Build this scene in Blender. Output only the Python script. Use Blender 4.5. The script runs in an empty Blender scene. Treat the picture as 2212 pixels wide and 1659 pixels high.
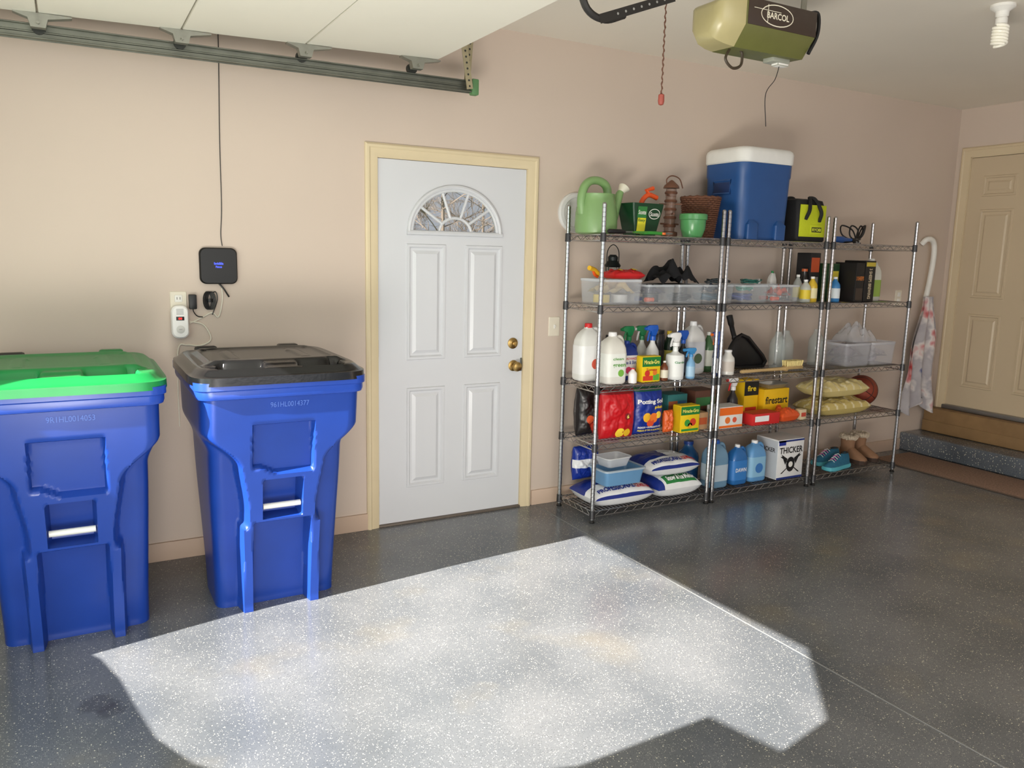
import bpy, bmesh, math, random
from mathutils import Vector, Matrix, noise
random.seed(7)
scene=bpy.context.scene
col=scene.collection
pi=math.pi
# ------------------------------------------------------------------ materials
def lin(c):
    o=[]
    for q in c[:3]:
        q=q/255.0
        o.append(q/12.92 if q<=.04045 else ((q+.055)/1.055)**2.4)
    return (o[0],o[1],o[2],1)
MATS={}
def mat(c,rough=.5,metal=0,alpha=1,var=.05,ns=14,bump=0,emis=0,trans=0,coat=0,bs=60):
    key=(tuple(c),rough,metal,alpha,var,ns,bump,emis,trans,coat,bs)
    if key in MATS: return MATS[key]
    m=bpy.data.materials.new('surface'); m.use_nodes=True
    nt=m.node_tree; b=nt.nodes['Principled BSDF']
    tc=nt.nodes.new('ShaderNodeTexCoord'); n=nt.nodes.new('ShaderNodeTexNoise'); n.inputs['Scale'].default_value=ns
    n.inputs['Detail'].default_value=4
    nt.links.new(tc.outputs['Object'],n.inputs['Vector'])
    mr=nt.nodes.new('ShaderNodeMapRange'); mr.inputs['To Min'].default_value=1-var*1.5; mr.inputs['To Max'].default_value=1+var*1.5
    nt.links.new(n.outputs['Fac'],mr.inputs['Value'])
    hs=nt.nodes.new('ShaderNodeHueSaturation'); hs.inputs['Color'].default_value=lin(c)
    nt.links.new(mr.outputs['Result'],hs.inputs['Value']); nt.links.new(hs.outputs['Color'],b.inputs['Base Color'])
    b.inputs['Roughness'].default_value=rough; b.inputs['Metallic'].default_value=metal
    b.inputs['Alpha'].default_value=alpha
    b.inputs['Transmission Weight'].default_value=trans
    b.inputs['Coat Weight'].default_value=coat
    if emis:
        b.inputs['Emission Color'].default_value=lin(c); b.inputs['Emission Strength'].default_value=emis
    if bump:
        n2=nt.nodes.new('ShaderNodeTexNoise'); n2.inputs['Scale'].default_value=bs; nt.links.new(tc.outputs['Object'],n2.inputs['Vector'])
        bp=nt.nodes.new('ShaderNodeBump'); bp.inputs['Strength'].default_value=bump; bp.inputs['Distance'].default_value=.01
        nt.links.new(n2.outputs['Fac'],bp.inputs['Height']); nt.links.new(bp.outputs['Normal'],b.inputs['Normal'])
    MATS[key]=m; return m
WHITE=mat((232,230,224),.45); BLACK=mat((16,16,18),.45); CHROME=mat((184,184,186),.24,1,var=.02)
STEEL=mat((120,124,120),.45,.7); BRASS=mat((176,146,90),.3,1)
# ------------------------------------------------------------------ mesh builder
class P:
    def __init__(s): s.bm=bmesh.new(); s.mats=[]
    def mi(s,m):
        if m not in s.mats: s.mats.append(m)
        return s.mats.index(m)
    def add(s,vs,fs,m):
        i=s.mi(m); bv=[s.bm.verts.new(v) for v in vs]
        for f in fs:
            try:
                fc=s.bm.faces.new([bv[k] for k in f]); fc.material_index=i
            except ValueError: pass
        return bv
    def box(s,x0,y0,z0,x1,y1,z1,m,bev=0,seg=2,M=None):
        x0,x1=min(x0,x1),max(x0,x1);y0,y1=min(y0,y1),max(y0,y1);z0,z1=min(z0,z1),max(z0,z1)
        vs=[(x0,y0,z0),(x1,y0,z0),(x1,y1,z0),(x0,y1,z0),(x0,y0,z1),(x1,y0,z1),(x1,y1,z1),(x0,y1,z1)]
        if M: vs=[M@Vector(v) for v in vs]
        bv=s.add(vs,[(0,3,2,1),(4,5,6,7),(0,1,5,4),(1,2,6,5),(2,3,7,6),(3,0,4,7)],m)
        if bev:
            es=set()
            for v in bv: es.update(v.link_edges)
            bmesh.ops.bevel(s.bm,geom=list(es),offset=bev,segments=seg,affect='EDGES',profile=.5)
        return s
    def loft(s,rings,m,cap0=True,cap1=True,closed=True):
        n=len(rings[0]); i=s.mi(m)
        R=[[s.bm.verts.new(v) for v in r] for r in rings]
        for a,b in zip(R[:-1],R[1:]):
            for k in range(n if closed else n-1):
                k2=(k+1)%n
                f=s.bm.faces.new((a[k],a[k2],b[k2],b[k])); f.material_index=i
        if cap0 and closed: f=s.bm.faces.new(R[0][::-1]); f.material_index=i
        if cap1 and closed: f=s.bm.faces.new(R[-1]); f.material_index=i
        return R
    def lathe(s,prof,m,c=(0,0,0),seg=24,sx=1,sy=1,axis='z',cap=True):
        rings=[]
        for r,z in prof:
            r=max(r,.0002); ring=[]
            for k in range(seg):
                a=2*pi*k/seg; p=(r*math.cos(a)*sx,r*math.sin(a)*sy,z)
                if axis=='y': p=(p[0],p[2],-p[1])
                elif axis=='x': p=(p[2],p[1],-p[0])
                ring.append((p[0]+c[0],p[1]+c[1],p[2]+c[2]))
            rings.append(ring)
        s.loft(rings,m,cap,cap); return s
    def tube(s,pts,r,m,seg=8,closed=False,cap=True):
        pts=[Vector(p) for p in pts]; n=len(pts)
        rr=r if isinstance(r,(list,tuple)) else [r]*n
        up=None; rings=[]
        for k in range(n):
            if closed: t=(pts[(k+1)%n]-pts[k-1])
            else: t=pts[min(k+1,n-1)]-pts[max(k-1,0)]
            if t.length<1e-9: t=Vector((0,0,1))
            t.normalize()
            if up is None:
                up=Vector((0,0,1)) if abs(t.z)<.9 else Vector((1,0,0))
            u=(up-t*up.dot(t))
            if u.length<1e-6: u=t.orthogonal()
            u.normalize(); up=u; w=t.cross(u)
            rings.append([pts[k]+(u*math.cos(2*pi*j/seg)+w*math.sin(2*pi*j/seg))*rr[k] for j in range(seg)])
        if closed: rings.append(rings[0]); s.loft(rings,m,False,False)
        else: s.loft(rings,m,cap,cap)
        return s
    def ball(s,c,r,m,sx=1,sy=1,sz=1,seg=20):
        prof=[(r*math.sin(pi*k/12),-r*math.cos(pi*k/12)*sz) for k in range(13)]
        s.lathe(prof,m,c,seg,sx,sy); return s
    def ext(s,pts,m,y0,y1,bev=0):
        n=len(pts); i=s.mi(m)
        A=[s.bm.verts.new((p[0],y0,p[1])) for p in pts]; B=[s.bm.verts.new((p[0],y1,p[1])) for p in pts]
        s.bm.faces.new(A).material_index=i; s.bm.faces.new(B[::-1]).material_index=i
        for k in range(n):
            s.bm.faces.new((A[k],B[k],B[(k+1)%n],A[(k+1)%n])).material_index=i
        if bev:
            es=set()
            for v in A+B: es.update(v.link_edges)
            bmesh.ops.bevel(s.bm,geom=list(es),offset=bev,segments=2,affect='EDGES',profile=.5)
        return s
    def surf(s,fn,nu,nv,m,mfn=None):
        G=[[s.bm.verts.new(fn(-1+2*a/nu,-1+2*b/nv)) for a in range(nu+1)] for b in range(nv+1)]
        i=s.mi(m)
        for b in range(nv):
            for a in range(nu):
                f=s.bm.faces.new((G[b][a],G[b][a+1],G[b+1][a+1],G[b+1][a]))
                f.material_index=s.mi(mfn(-1+2*(a+.5)/nu,-1+2*(b+.5)/nv)) if mfn else i
        return G
    def text(s,t,a,b,w,h,m,fn,bold=.02,rot=0):
        cu=bpy.data.curves.new('t','FONT'); cu.body=t; cu.size=1; cu.offset=bold; cu.resolution_u=3
        o=bpy.data.objects.new('t',cu); col.objects.link(o)
        dg=bpy.context.evaluated_depsgraph_get(); me=bpy.data.meshes.new_from_object(o.evaluated_get(dg))
        if len(me.vertices):
            xs=[v.co.x for v in me.vertices]; ys=[v.co.y for v in me.vertices]
            cx=(min(xs)+max(xs))/2; cy=(min(ys)+max(ys))/2; ww=max(xs)-min(xs); hh=max(ys)-min(ys)
            sx=w/ww; sy=h/hh if h else sx
            vs=[]
            for v in me.vertices:
                X=(v.co.x-cx)*sx; Y=(v.co.y-cy)*sy
                if rot: X,Y=X*math.cos(rot)-Y*math.sin(rot),X*math.sin(rot)+Y*math.cos(rot)
                vs.append(fn(a+X,b+Y))
            s.add(vs,[tuple(p.vertices) for p in me.polygons],m)
        bpy.data.objects.remove(o); bpy.data.curves.remove(cu); bpy.data.meshes.remove(me)
        return s
    def obj(s,name,parent=None,ang=38,loc=None,weld=False,label=None):
        if weld: bmesh.ops.remove_doubles(s.bm,verts=s.bm.verts,dist=1e-5)
        bmesh.ops.recalc_face_normals(s.bm,faces=s.bm.faces)
        me=bpy.data.meshes.new(name); s.bm.to_mesh(me); s.bm.free()
        for m in s.mats: me.materials.append(m)
        for p in me.polygons: p.use_smooth=True
        try: me.set_sharp_from_angle(angle=math.radians(ang))
        except Exception: pass
        o=bpy.data.objects.new(name,me); col.objects.link(o)
        if parent: o.parent=parent
        if loc: o.location=loc
        if label: o['label']=label
        return o
def front(y): return lambda a,b:(a,y,b)
def thing(name,label,cat,loc,rot=0,group=None):
    e=bpy.data.objects.new(name,None); e.empty_display_size=.05; col.objects.link(e)
    e.location=loc; e.rotation_euler=(0,0,rot) if not isinstance(rot,tuple) else rot
    e['label']=label; e['category']=cat
    if group: e['group']=group
    return e
def copy_thing(root,loc,rot=None,label=None,group=None):
    def cp(o,par):
        c=o.copy(); col.objects.link(c); c.parent=par
        for ch in o.children: cp(ch,c)
        return c
    c=cp(root,None); c.location=loc
    if rot is not None: c.rotation_euler=(0,0,rot) if not isinstance(rot,tuple) else rot
    if label: c['label']=label
    if group: c['group']=group; root['group']=group
    return c
def rr(hw,hd,z,r=None,n=5,cx=0,cy=0):
    if r is None: r=min(hw,hd)*.4
    r=min(r,hw*.999,hd*.999); o=[]
    for sx,sy,a0 in ((1,-1,-pi/2),(1,1,0),(-1,1,pi/2),(-1,-1,pi)):
        for k in range(n+1):
            a=a0+pi/2*k/n
            o.append((cx+sx*(hw-r)+r*math.cos(a),cy+sy*(hd-r)+r*math.sin(a),z))
    return o
def sm(a,b,x):
    t=max(0,min(1,(x-a)/(b-a))); return t*t*(3-2*t)
def struct(o,label=None):
    o['kind']='structure'
    if label: o['label']=label
    return o
def bez(pts,n=10):
    pts=[Vector(p) for p in pts]; out=[]
    q=[2*pts[0]-pts[1]]+pts+[2*pts[-1]-pts[-2]]
    for i in range(1,len(q)-2):
        for k in range(n):
            t=k/n; a,b,c,d=q[i-1],q[i],q[i+1],q[i+2]
            out.append(.5*((2*b)+(c-a)*t+(2*a-5*b+4*c-d)*t*t+(3*b-a-3*c+d)*t**3))
    out.append(pts[-1]); return out
# ------------------------------------------------------------------ camera
f=1720.0;cx=1106.0;cy=829.5
dX=Vector(((4250-cx)/f,-(620-cy)/f,-1)).normalized()
dY=Vector(((145-cx)/f,-(525-cy)/f,-1));dY=(dY-dX*dY.dot(dX)).normalized()
dZ=dX.cross(dY)
cam=bpy.data.cameras.new('camera'); cam.sensor_width=36; cam.lens=f/2212*36; cam.clip_start=.05
co=bpy.data.objects.new('camera',cam); col.objects.link(co)
co.matrix_world=Matrix.Translation((0,-4.13,1.55))@Matrix((dX,dY,dZ)).to_4x4()
scene.camera=co
scene.view_settings.view_transform='Standard'
scene.view_settings.look='None'
# ------------------------------------------------------------------ room shell
CZ=2.775; WX=6.39; X0=-.9
wallM=mat((202,186,172),.6,var=.04,ns=1.3,bump=.12,bs=9)
ceilM=mat((232,225,212),.7,var=.02,ns=2)
trimM=mat((214,198,164),.45,var=.04,ns=5)
def floor_material(c1,c2,stain=.3,k=1.0,spots=False):
    m=bpy.data.materials.new('epoxy_floor'); m.use_nodes=True; nt=m.node_tree; N=nt.nodes; L=nt.links; b=N['Principled BSDF']
    g=N.new('ShaderNodeNewGeometry')
    def vor(scale,thr,prob):
        v=N.new('ShaderNodeTexVoronoi'); v.inputs['Scale'].default_value=scale*k; L.new(g.outputs['Position'],v.inputs['Vector'])
        lt=N.new('ShaderNodeMath'); lt.operation='LESS_THAN'; L.new(v.outputs['Distance'],lt.inputs[0]); lt.inputs[1].default_value=thr
        sp=N.new('ShaderNodeSeparateColor'); L.new(v.outputs['Color'],sp.inputs[0])
        gt=N.new('ShaderNodeMath'); gt.operation='GREATER_THAN'; L.new(sp.outputs[0],gt.inputs[0]); gt.inputs[1].default_value=prob
        mu=N.new('ShaderNodeMath'); mu.operation='MULTIPLY'; L.new(lt.outputs[0],mu.inputs[0]); L.new(gt.outputs[0],mu.inputs[1])
        return mu.outputs[0]
    def mix(fac,a,bc):
        x=N.new('ShaderNodeMix'); x.data_type='RGBA'; L.new(fac,x.inputs[0])
        if isinstance(a,tuple): x.inputs[6].default_value=a
        else: L.new(a,x.inputs[6])
        x.inputs[7].default_value=bc
        return x.outputs[2]
    n=N.new('ShaderNodeTexNoise'); n.inputs['Scale'].default_value=1.9; n.inputs['Detail'].default_value=5; L.new(g.outputs['Position'],n.inputs['Vector'])
    r0=N.new('ShaderNodeMapRange'); r0.inputs['From Min'].default_value=.35; r0.inputs['From Max'].default_value=.65; L.new(n.outputs['Fac'],r0.inputs['Value'])
    c=mix(r0.outputs['Result'],lin(c1),lin(c2))
    n2=N.new('ShaderNodeTexNoise'); n2.inputs['Scale'].default_value=2.1; n2.inputs['Detail'].default_value=6; L.new(g.outputs['Position'],n2.inputs['Vector'])
    r=N.new('ShaderNodeMapRange'); r.inputs['From Min'].default_value=.58; r.inputs['From Max'].default_value=.75; r.inputs['To Max'].default_value=stain
    L.new(n2.outputs['Fac'],r.inputs['Value'])
    c=mix(r.outputs['Result'],c,lin((140,128,102)))
    if spots:
        for (sx,sy,rad) in ((.0,-1.27,.05),(.035,-1.33,.035)):
            vm=N.new('ShaderNodeVectorMath'); vm.operation='DISTANCE'; L.new(g.outputs['Position'],vm.inputs[0]); vm.inputs[1].default_value=(sx,sy,0)
            n4=N.new('ShaderNodeTexNoise'); n4.inputs['Scale'].default_value=30; L.new(g.outputs['Position'],n4.inputs['Vector'])
            ad=N.new('ShaderNodeMath'); ad.operation='MULTIPLY_ADD'; L.new(n4.outputs['Fac'],ad.inputs[0]); ad.inputs[1].default_value=.06; L.new(vm.outputs['Value'],ad.inputs[2])
            mr=N.new('ShaderNodeMapRange'); mr.inputs['From Min'].default_value=rad+.025; mr.inputs['From Max'].default_value=rad+.05; mr.inputs['To Min'].default_value=.5; mr.inputs['To Max'].default_value=0
            L.new(ad.outputs[0],mr.inputs['Value']); c=mix(mr.outputs['Result'],c,lin((50,47,45)))
    c=mix(vor(250,.33,.72),c,lin((68,70,74)))
    c=mix(vor(200,.30,.74),c,lin((164,163,158)))
    c=mix(vor(120,.26,.86),c,lin((212,207,190)))
    L.new(c,b.inputs['Base Color']); b.inputs['Roughness'].default_value=.2
    n3=N.new('ShaderNodeTexNoise'); n3.inputs['Scale'].default_value=45; L.new(g.outputs['Position'],n3.inputs['Vector'])
    bp=N.new('ShaderNodeBump'); bp.inputs['Strength'].default_value=.10; bp.inputs['Distance'].default_value=.003
    L.new(n3.outputs['Fac'],bp.inputs['Height']); L.new(bp.outputs['Normal'],b.inputs['Normal'])
    return m
FLOOR=floor_material((88,92,97),(112,114,117),spots=True)
p=P(); p.box(X0,-8,-.1,WX+.1,.12,0,FLOOR); struct(p.obj('floor'),'grey speckled epoxy garage floor')
seamM=mat((126,128,128),.5)
p=P(); p.box(2.467,-8,0,2.473,-.01,.0012,seamM); struct(p.obj('trim_1'),'thin control joint in the garage floor')
p=P(); p.box(X0-.1,-8,CZ,WX+.12,.12,CZ+.1,ceilM); struct(p.obj('ceiling'),'off-white painted ceiling')
p=P()
p.box(X0-.1,0,0,1.44,.12,CZ,wallM); p.box(2.38,0,0,WX+.1,.12,CZ,wallM); p.box(1.44,0,2.045,2.38,.12,CZ,wallM)
struct(p.obj('wall_side'),'long pinkish beige painted wall')
p=P()
p.box(WX,-.11,0,WX+.12,0,CZ,wallM); p.box(WX,-8,0,WX+.12,-1.06,CZ,wallM); p.box(WX,-1.06,2.40,WX+.12,-.11,CZ,wallM); p.box(WX,-1.06,0,WX+.12,-.11,.34,wallM)
struct(p.obj('wall_house'),'beige wall leading into the house')
JY=-1.075
p=P()
p.box(X0-.1,JY,0,X0,0,CZ,wallM); p.box(X0-.1,-8,0,X0,-3.14,CZ,wallM)
def extX(p,pts,x0,x1,m):
    n=len(pts); A=[(x0,y,z) for y,z in pts]+[(x1,y,z) for y,z in pts]
    p.add(A,[tuple(range(n)),tuple(range(2*n-1,n-1,-1))]+[(k,k+n,(k+1)%n+n,(k+1)%n) for k in range(n)],m)
extX(p,[(JY,2.14),(-2.83,2.205),(-3.14,1.99),(-3.14,CZ),(JY,CZ)],X0-.1,X0,wallM)  # jamb and slanted head placed so the opening casts the sun patch outline
struct(p.obj('wall_front'),'unseen front wall, vehicle door opening shaped to the sun patch')
bbM=mat((196,172,152),.6,var=.05,ns=6)
for a,b in ((X0,1.385),(2.445,WX-.37)):
    p=P(); p.box(a,-.014,0,b,0,.095,bbM,.003); struct(p.obj('baseboard_side'),'low painted baseboard')
p=P(); p.box(-14,-14,-.12,X0-.001,6,-.02,mat((150,148,140),.8,var=.1,ns=3)); struct(p.obj('ground'),'concrete driveway outside')
p=P(); p.box(X0,.125,-.12,16,20,-.03,mat((96,104,66),.9,var=.2,ns=2)); struct(p.obj('ground'),'winter lawn outside')
p=P(); hp=[(.0,-.02),(-.6,-.02),(-3.3,-.02),(-3.3,1.9),(-3.183,1.945),(-2.913,1.90),(-2.82,1.56),(-2.6,1.28),(-2.3,1.02),(-2.06,.905),(-1.85,.85),(-1.6,.82),(-1.4,.80),(-1.2,.765),(-1.1,.735),(0,.66)]
extX(p,hp,-1.24,-1.2,mat((60,82,40),.9,var=.3,ns=20)); o=p.obj('sun_blocker'); o['label']='added unseen green panel outside the opening, shaping the sun patch'; o['category']='sun_blocker'; o['kind']='stuff'  # added out of view; outline cut so its shadow bounds the sun patch
def tree(loc,seed,h=3.8):
    rnd=random.Random(seed); root=thing('bare_tree','leafless winter tree with grey brown twigs outdoors','tree',loc)
    bark=mat((112,100,88),.9,var=.2); p=P(); q=P()
    p.tube([(0,0,0),(.05,0,.5),(0,.02,1.1),(.03,0,1.8),(0,0,h)],[.07,.06,.05,.03,.01],bark,7)
    def br(a,d,l,r,dep):
        e=a+d*l; mid=a+d*l*.5+Vector((rnd.uniform(-.05,.05),rnd.uniform(-.05,.05),rnd.uniform(-.05,.05)))*l
        q.tube([a,mid,e],[r,r*.8,r*.5],bark,3,cap=False)
        if dep:
            for _ in range(5):
                s=rnd.uniform(.3,1); st=a+(e-a)*s
                nd=(d+Vector((rnd.uniform(-.9,.9),rnd.uniform(-.5,.5),rnd.uniform(-.6,.9)))).normalized()
                br(st,nd,l*.6,r*.6,dep-1)
    for i in range(22):
        z=.9+i*.13; a=i*2.4
        br(Vector((0,0,z)),Vector((math.cos(a),math.sin(a)*.4,.35)).normalized(),.75,.011,3)
    p.obj('trunk',root); o=q.obj('branches',root); o['kind']='stuff'
tree((5.0,7.2,-.03),3); tree((7.4,10.6,-.03),5); tree((6.4,13.6,-.03),9,4.4)
# ------------------------------------------------------------------ side door
doorM=mat((208,210,214),.35,var=.012,ns=2)
DX=1.914; DZ=1.655
def raised(p,x0,z0,x1,z1,y,m,conv=lambda x,y,z:(x,y,z)):
    def ring(i,yy): return [conv(x0+i,yy,z0+i),conv(x1-i,yy,z0+i),conv(x1-i,yy,z1-i),conv(x0+i,yy,z1-i)]
    p.loft([ring(0,y),ring(.004,y-.008),ring(.016,y-.008),ring(.024,y+.003),ring(.036,y+.003),ring(.054,y-.007),ring(.058,y-.007)],m,False,True)
p=P()
yF,yB=.012,.052; L0,L1=1.456,2.364
PAN=((1.622,.947,1.856,1.59),(1.978,.947,2.215,1.59),(1.622,.21,1.856,.79),(1.978,.21,2.215,.79))
p.box(L0,yF+.004,.012,L1,yB,1.60,doorM)
for a,b,c,d in ((L0,.012,1.622,1.60),(2.215,.012,L1,1.60),(1.856,.012,1.978,1.60),(1.622,.012,1.856,.21),(1.978,.012,2.215,.21),(1.622,.79,1.856,.947),(1.978,.79,2.215,.947),(1.622,1.59,1.856,1.60),(1.978,1.59,2.215,1.60)):
    p.box(a,yF,b,c,yF+.006,d,doorM)
cxx,czz=DX,1.72
rc=[(L1,2.03),(L0,2.03),(L0,1.60),(L1,1.60)]
angs=[2*pi*k/48 for k in range(48)]+[math.atan2(z-czz,x-cxx)%(2*pi) for x,z in rc]
holes_c=[math.atan2(DZ-czz,s*.27)%(2*pi) for s in (1,-1)]
angs=sorted(angs+holes_c)
def rect_hit(a):
    c,s=math.cos(a),math.sin(a); t=1e9
    if c>1e-9:t=min(t,(L1-cxx)/c)
    if c<-1e-9:t=min(t,(L0-cxx)/c)
    if s>1e-9:t=min(t,(2.03-czz)/s)
    if s<-1e-9:t=min(t,(1.60-czz)/s)
    return (cxx+c*t,czz+s*t)
def hole_hit(a,rx=.27,rz=.238):
    c,s=math.cos(a),math.sin(a); lo,hi=0,1
    for _ in range(30):
        t=(lo+hi)/2; x=c*t; z=czz+s*t-DZ
        ins=(z>0 and (x/rx)**2+(z/rz)**2<1)
        if ins: lo=t
        else: hi=t
    return (cxx+c*lo,czz+s*lo)
O=[rect_hit(a) for a in angs]; H=[hole_hit(a) for a in angs]
p.loft([[(x,yB,z) for x,z in O],[(x,yF,z) for x,z in O],[(x,yF,z) for x,z in H],[(x,yB,z) for x,z in H],[(x,yB,z) for x,z in O]],doorM,False,False)
for b in PAN: raised(p,b[0],b[1],b[2],b[3],yF,doorM)
door=struct(p.obj('door_1',ang=20),'white panelled entry door with half-round window')
p=P()
def arc(rx,rz,y,n=32,a0=0,a1=pi): return [(DX+rx*math.cos(a0+(a1-a0)*k/n),y,DZ+rz*math.sin(a0+(a1-a0)*k/n)) for k in range(n+1)]
p.tube(arc(.279,.250,yF-.006),.013,doorM,8); p.tube(arc(.262,.232,yF-.002),.009,doorM,8)
p.tube([(DX-.292,yF-.006,DZ-.004),(DX+.292,yF-.006,DZ-.004)],.014,doorM,8)
p.tube(arc(.098,.082,yF+.002,16),.0085,doorM,8)
for d in (36,72,108,144):
    a=math.radians(d); p.tube([(DX+.098*math.cos(a),yF+.002,DZ+.082*math.sin(a)),(DX+.262*math.cos(a),yF+.002,DZ+.232*math.sin(a))],.0085,doorM,8)
p.obj('window_frame',door)
p=P(); pts=arc(.268,.236,yF+.02,32); p.add([(DX,yF+.02,DZ)]+pts,[(0,k+1,k+2) for k in range(32)],mat((96,96,90),.05,0,.42,var=0)); p.obj('window_pane',door)
def knob(px_,pz_,par,big):
    p=P(); m=BRASS
    p.lathe([(.033,0),(.033,.005),(.024,.009),(.012,.012),(.012,.03)]+([(.024,.037),(.030,.050),(.026,.064),(.012,.070)] if big else [(.014,.032),(.010,.034)]),m,(0,0,0),24,axis='y')
    if not big: p.box(-.004,.03,-.014,.004,.045,.014,m,.002)
    o=p.obj('door_knob' if big else 'deadbolt',par); o.location=(px_,yF,pz_); o.scale=(1,-1,1)
knob(2.305,.885,door,True); knob(2.298,1.02,door,False)
for z in (.23,1.02,1.80):
    p=P(); p.box(1.443,yF-.004,z-.045,1.457,yF+.003,z+.045,BRASS,.001); p.lathe([(.006,z-.047),(.006,z+.047)],BRASS,(1.452,yF-.006,0),10); p.obj('hinge',door)
p=P(); p.box(2.352,yF-.003,.85,2.364,yF+.01,.93,STEEL,.001); p.obj('latch_plate',door)
def casing(p,x0,x1,z0,z1,w,m,conv):
    prof=[(0,0),(0,.010),(.010,.018),(.022,.018),(.028,.012),(.050,.010),(w-.008,.006),(w,.004),(w,0)]
    def pt(d,h,which):
        if which==0: return conv(x0-w+d,-h,z0)
        if which==1: return conv(x0-w+d,-h,z1+w-d)
        if which==2: return conv(x1+w-d,-h,z1+w-d)
        return conv(x1+w-d,-h,z0)
    p.loft([[pt(d,h,k) for d,h in prof] for k in range(4)],m,True,True)
p=P(); casing(p,1.453,2.367,0,2.035,.07,trimM,lambda x,y,z:(x,y,z))
p.box(1.441,-.001,0,1.455,.1,2.045,trimM); p.box(2.365,-.001,0,2.379,.1,2.045,trimM); p.box(1.441,-.001,2.032,2.379,.1,2.044,trimM)
struct(p.obj('trim_2',ang=20),'cream moulded casing around the entry door')
p=P(); p.box(1.455,-.01,0,2.365,.11,.011,mat((110,100,90),.5,.3),.002); struct(p.obj('trim_3'),'metal door threshold')
# ------------------------------------------------------------------ house door
def cvH(a,y,z): return (WX+y,-a,z)
hdM=mat((196,178,150),.42,var=.02,ns=3); trimH=mat((206,188,156),.45,var=.03,ns=5)
p=P()
p.box(WX+.012,-1.045,.385,WX+.05,-.125,2.385,hdM)
for b in ((.235,2.08,.50,2.24),(.65,2.08,.92,2.24),(.235,1.28,.50,1.98),(.65,1.28,.92,1.98),(.235,.55,.50,1.15),(.65,.55,.92,1.15)):
    raised(p,b[0],b[1],b[2],b[3],.012,hdM,cvH)
hd=struct(p.obj('door_2',ang=20),'cream six-panel door into the house')
p=P(); p.lathe([(.033,0),(.033,.005),(.012,.012),(.012,.03),(.024,.037),(.030,.050),(.026,.064),(.012,.070)],BRASS,(0,0,0),20,axis='x'); o=p.obj('door_knob',hd); o.location=(WX+.012,-.98,1.28); o.scale=(-1,1,1)
p=P(); casing(p,.12,1.05,.34,2.395,.075,trimH,lambda x,y,z:(WX+y,-x,z))
p.box(WX-.001,-.125,.34,WX+.1,-.11,2.40,trimH); p.box(WX-.001,-1.06,2.388,WX+.1,-.11,2.40,trimH); p.box(WX-.001,-1.06,.34,WX+.1,-1.045,2.40,trimH)
struct(p.obj('trim_4',ang=20),'cream casing around the house door')
p=P(); p.box(WX-.03,-1.05,.352,WX+.1,-.12,.384,mat((150,150,150),.35,.8),.003); struct(p.obj('trim_5'),'metal threshold of the house door')
stepM=floor_material((78,84,92),(106,112,120),0,.8)
woodM=mat((140,110,74),.55,var=.22,ns=9)
p=P(); p.box(6.02,-1.75,0,WX-.001,-.002,.15,stepM,.012,3); p.obj('concrete_step'); o=bpy.data.objects['concrete_step']; o['label']='blue-grey speckled concrete step below the house door'; o['category']='step'
p=P(); p.box(6.27,-1.5,.151,WX-.001,-.03,.35,woodM,.004); p.box(6.262,-1.5,.155,6.272,-.03,.245,woodM,.002); o=p.obj('wooden_step'); o['label']='treated lumber riser step under the house door'; o['category']='step'
def matobj():
    r=thing('doormat','reddish brown coarse loop floor mat at the foot of the step','mat',(5.74,-.72,0))
    p=P(); m=mat((132,106,90),.95,var=.5,ns=80,bump=.35,bs=160)
    p.box(-.23,-.6,.001,.23,.58,.013,m,.004); p.obj('pile',r)
    p=P(); e=mat((96,78,66),.9)
    p.tube([(-.232,-.6,.006),(.232,-.6,.006),(.232,.58,.006),(-.232,.58,.006)],.0055,e,6,closed=True); p.obj('edging',r)
matobj()
# ------------------------------------------------------------------ overhead garage door
gdM=mat((234,231,218),.5,var=.02,ns=3)
def zdoor(x): return 2.445+.028*x
p=P()
segs=[(-.58,-.052),(-.048,.478),(.482,1.008),(1.012,1.67)]
for a,b in segs:
    za,zb=zdoor(a),zdoor(b)
    vs=[(a,-2.98,za),(b,-2.98,zb),(b,-.285,zb),(a,-.285,za),(a,-2.98,za+.045),(b,-2.98,zb+.045),(b,-.285,zb+.045),(a,-.285,za+.045)]
    bv=p.add(vs,[(0,3,2,1),(4,5,6,7),(0,1,5,4),(1,2,6,5),(2,3,7,6),(3,0,4,7)],gdM)
    es=set()
    for v in bv: es.update(v.link_edges)
    bmesh.ops.bevel(p.bm,geom=list(es),offset=.003,segments=1,affect='EDGES')
gd=struct(p.obj('door_3'),'white sectional garage door raised overhead')
galv=mat((150,150,140),.4,.8,var=.1,ns=30)
dark=mat((60,62,58),.5,.5)
for i,x in enumerate((-.05,.48,1.01,1.56)):
    z=zdoor(x)
    p=P()
    p.ext([(x-.085,z-.001),(x+.12,z-.001),(x+.12,z-.006),(x+.035,z-.022),(x+.026,z-.055),(x-.026,z-.055),(x-.035,z-.022),(x-.085,z-.006)],galv,-.30,-.262)
    p.tube([(x,-.32,z-.040),(x,-.205,z-.040)],.006,galv,8)
    p.lathe([(.026,-.012),(.026,.012)],dark,(x,-.212,z-.040),16,axis='y')
    p.obj('roller_hinge',gd)
tr=thing('garage_door_track','galvanised steel horizontal track carrying the raised door','garage door track',(0,-.25,0))
trM=mat((120,122,112),.4,.8,var=.25,ns=12)
p=P()
xa,xb=-.89,1.90; za=2.355; zb=2.372
prof=[(.02,.0),(.042,0),(.042,.055),(.02,.055),(.02,.050),(.037,.050),(.037,.005),(.02,.005)]
prof2=[(.0435,-.004),(.047,-.004),(.047,.03),(.072,.03),(.072,.034),(.0435,.034)]
for pr in (prof,prof2):
    p.loft([[(xa,y,za+z) for y,z in pr],[(xb,y,zb+z) for y,z in pr]],trM)
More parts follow.
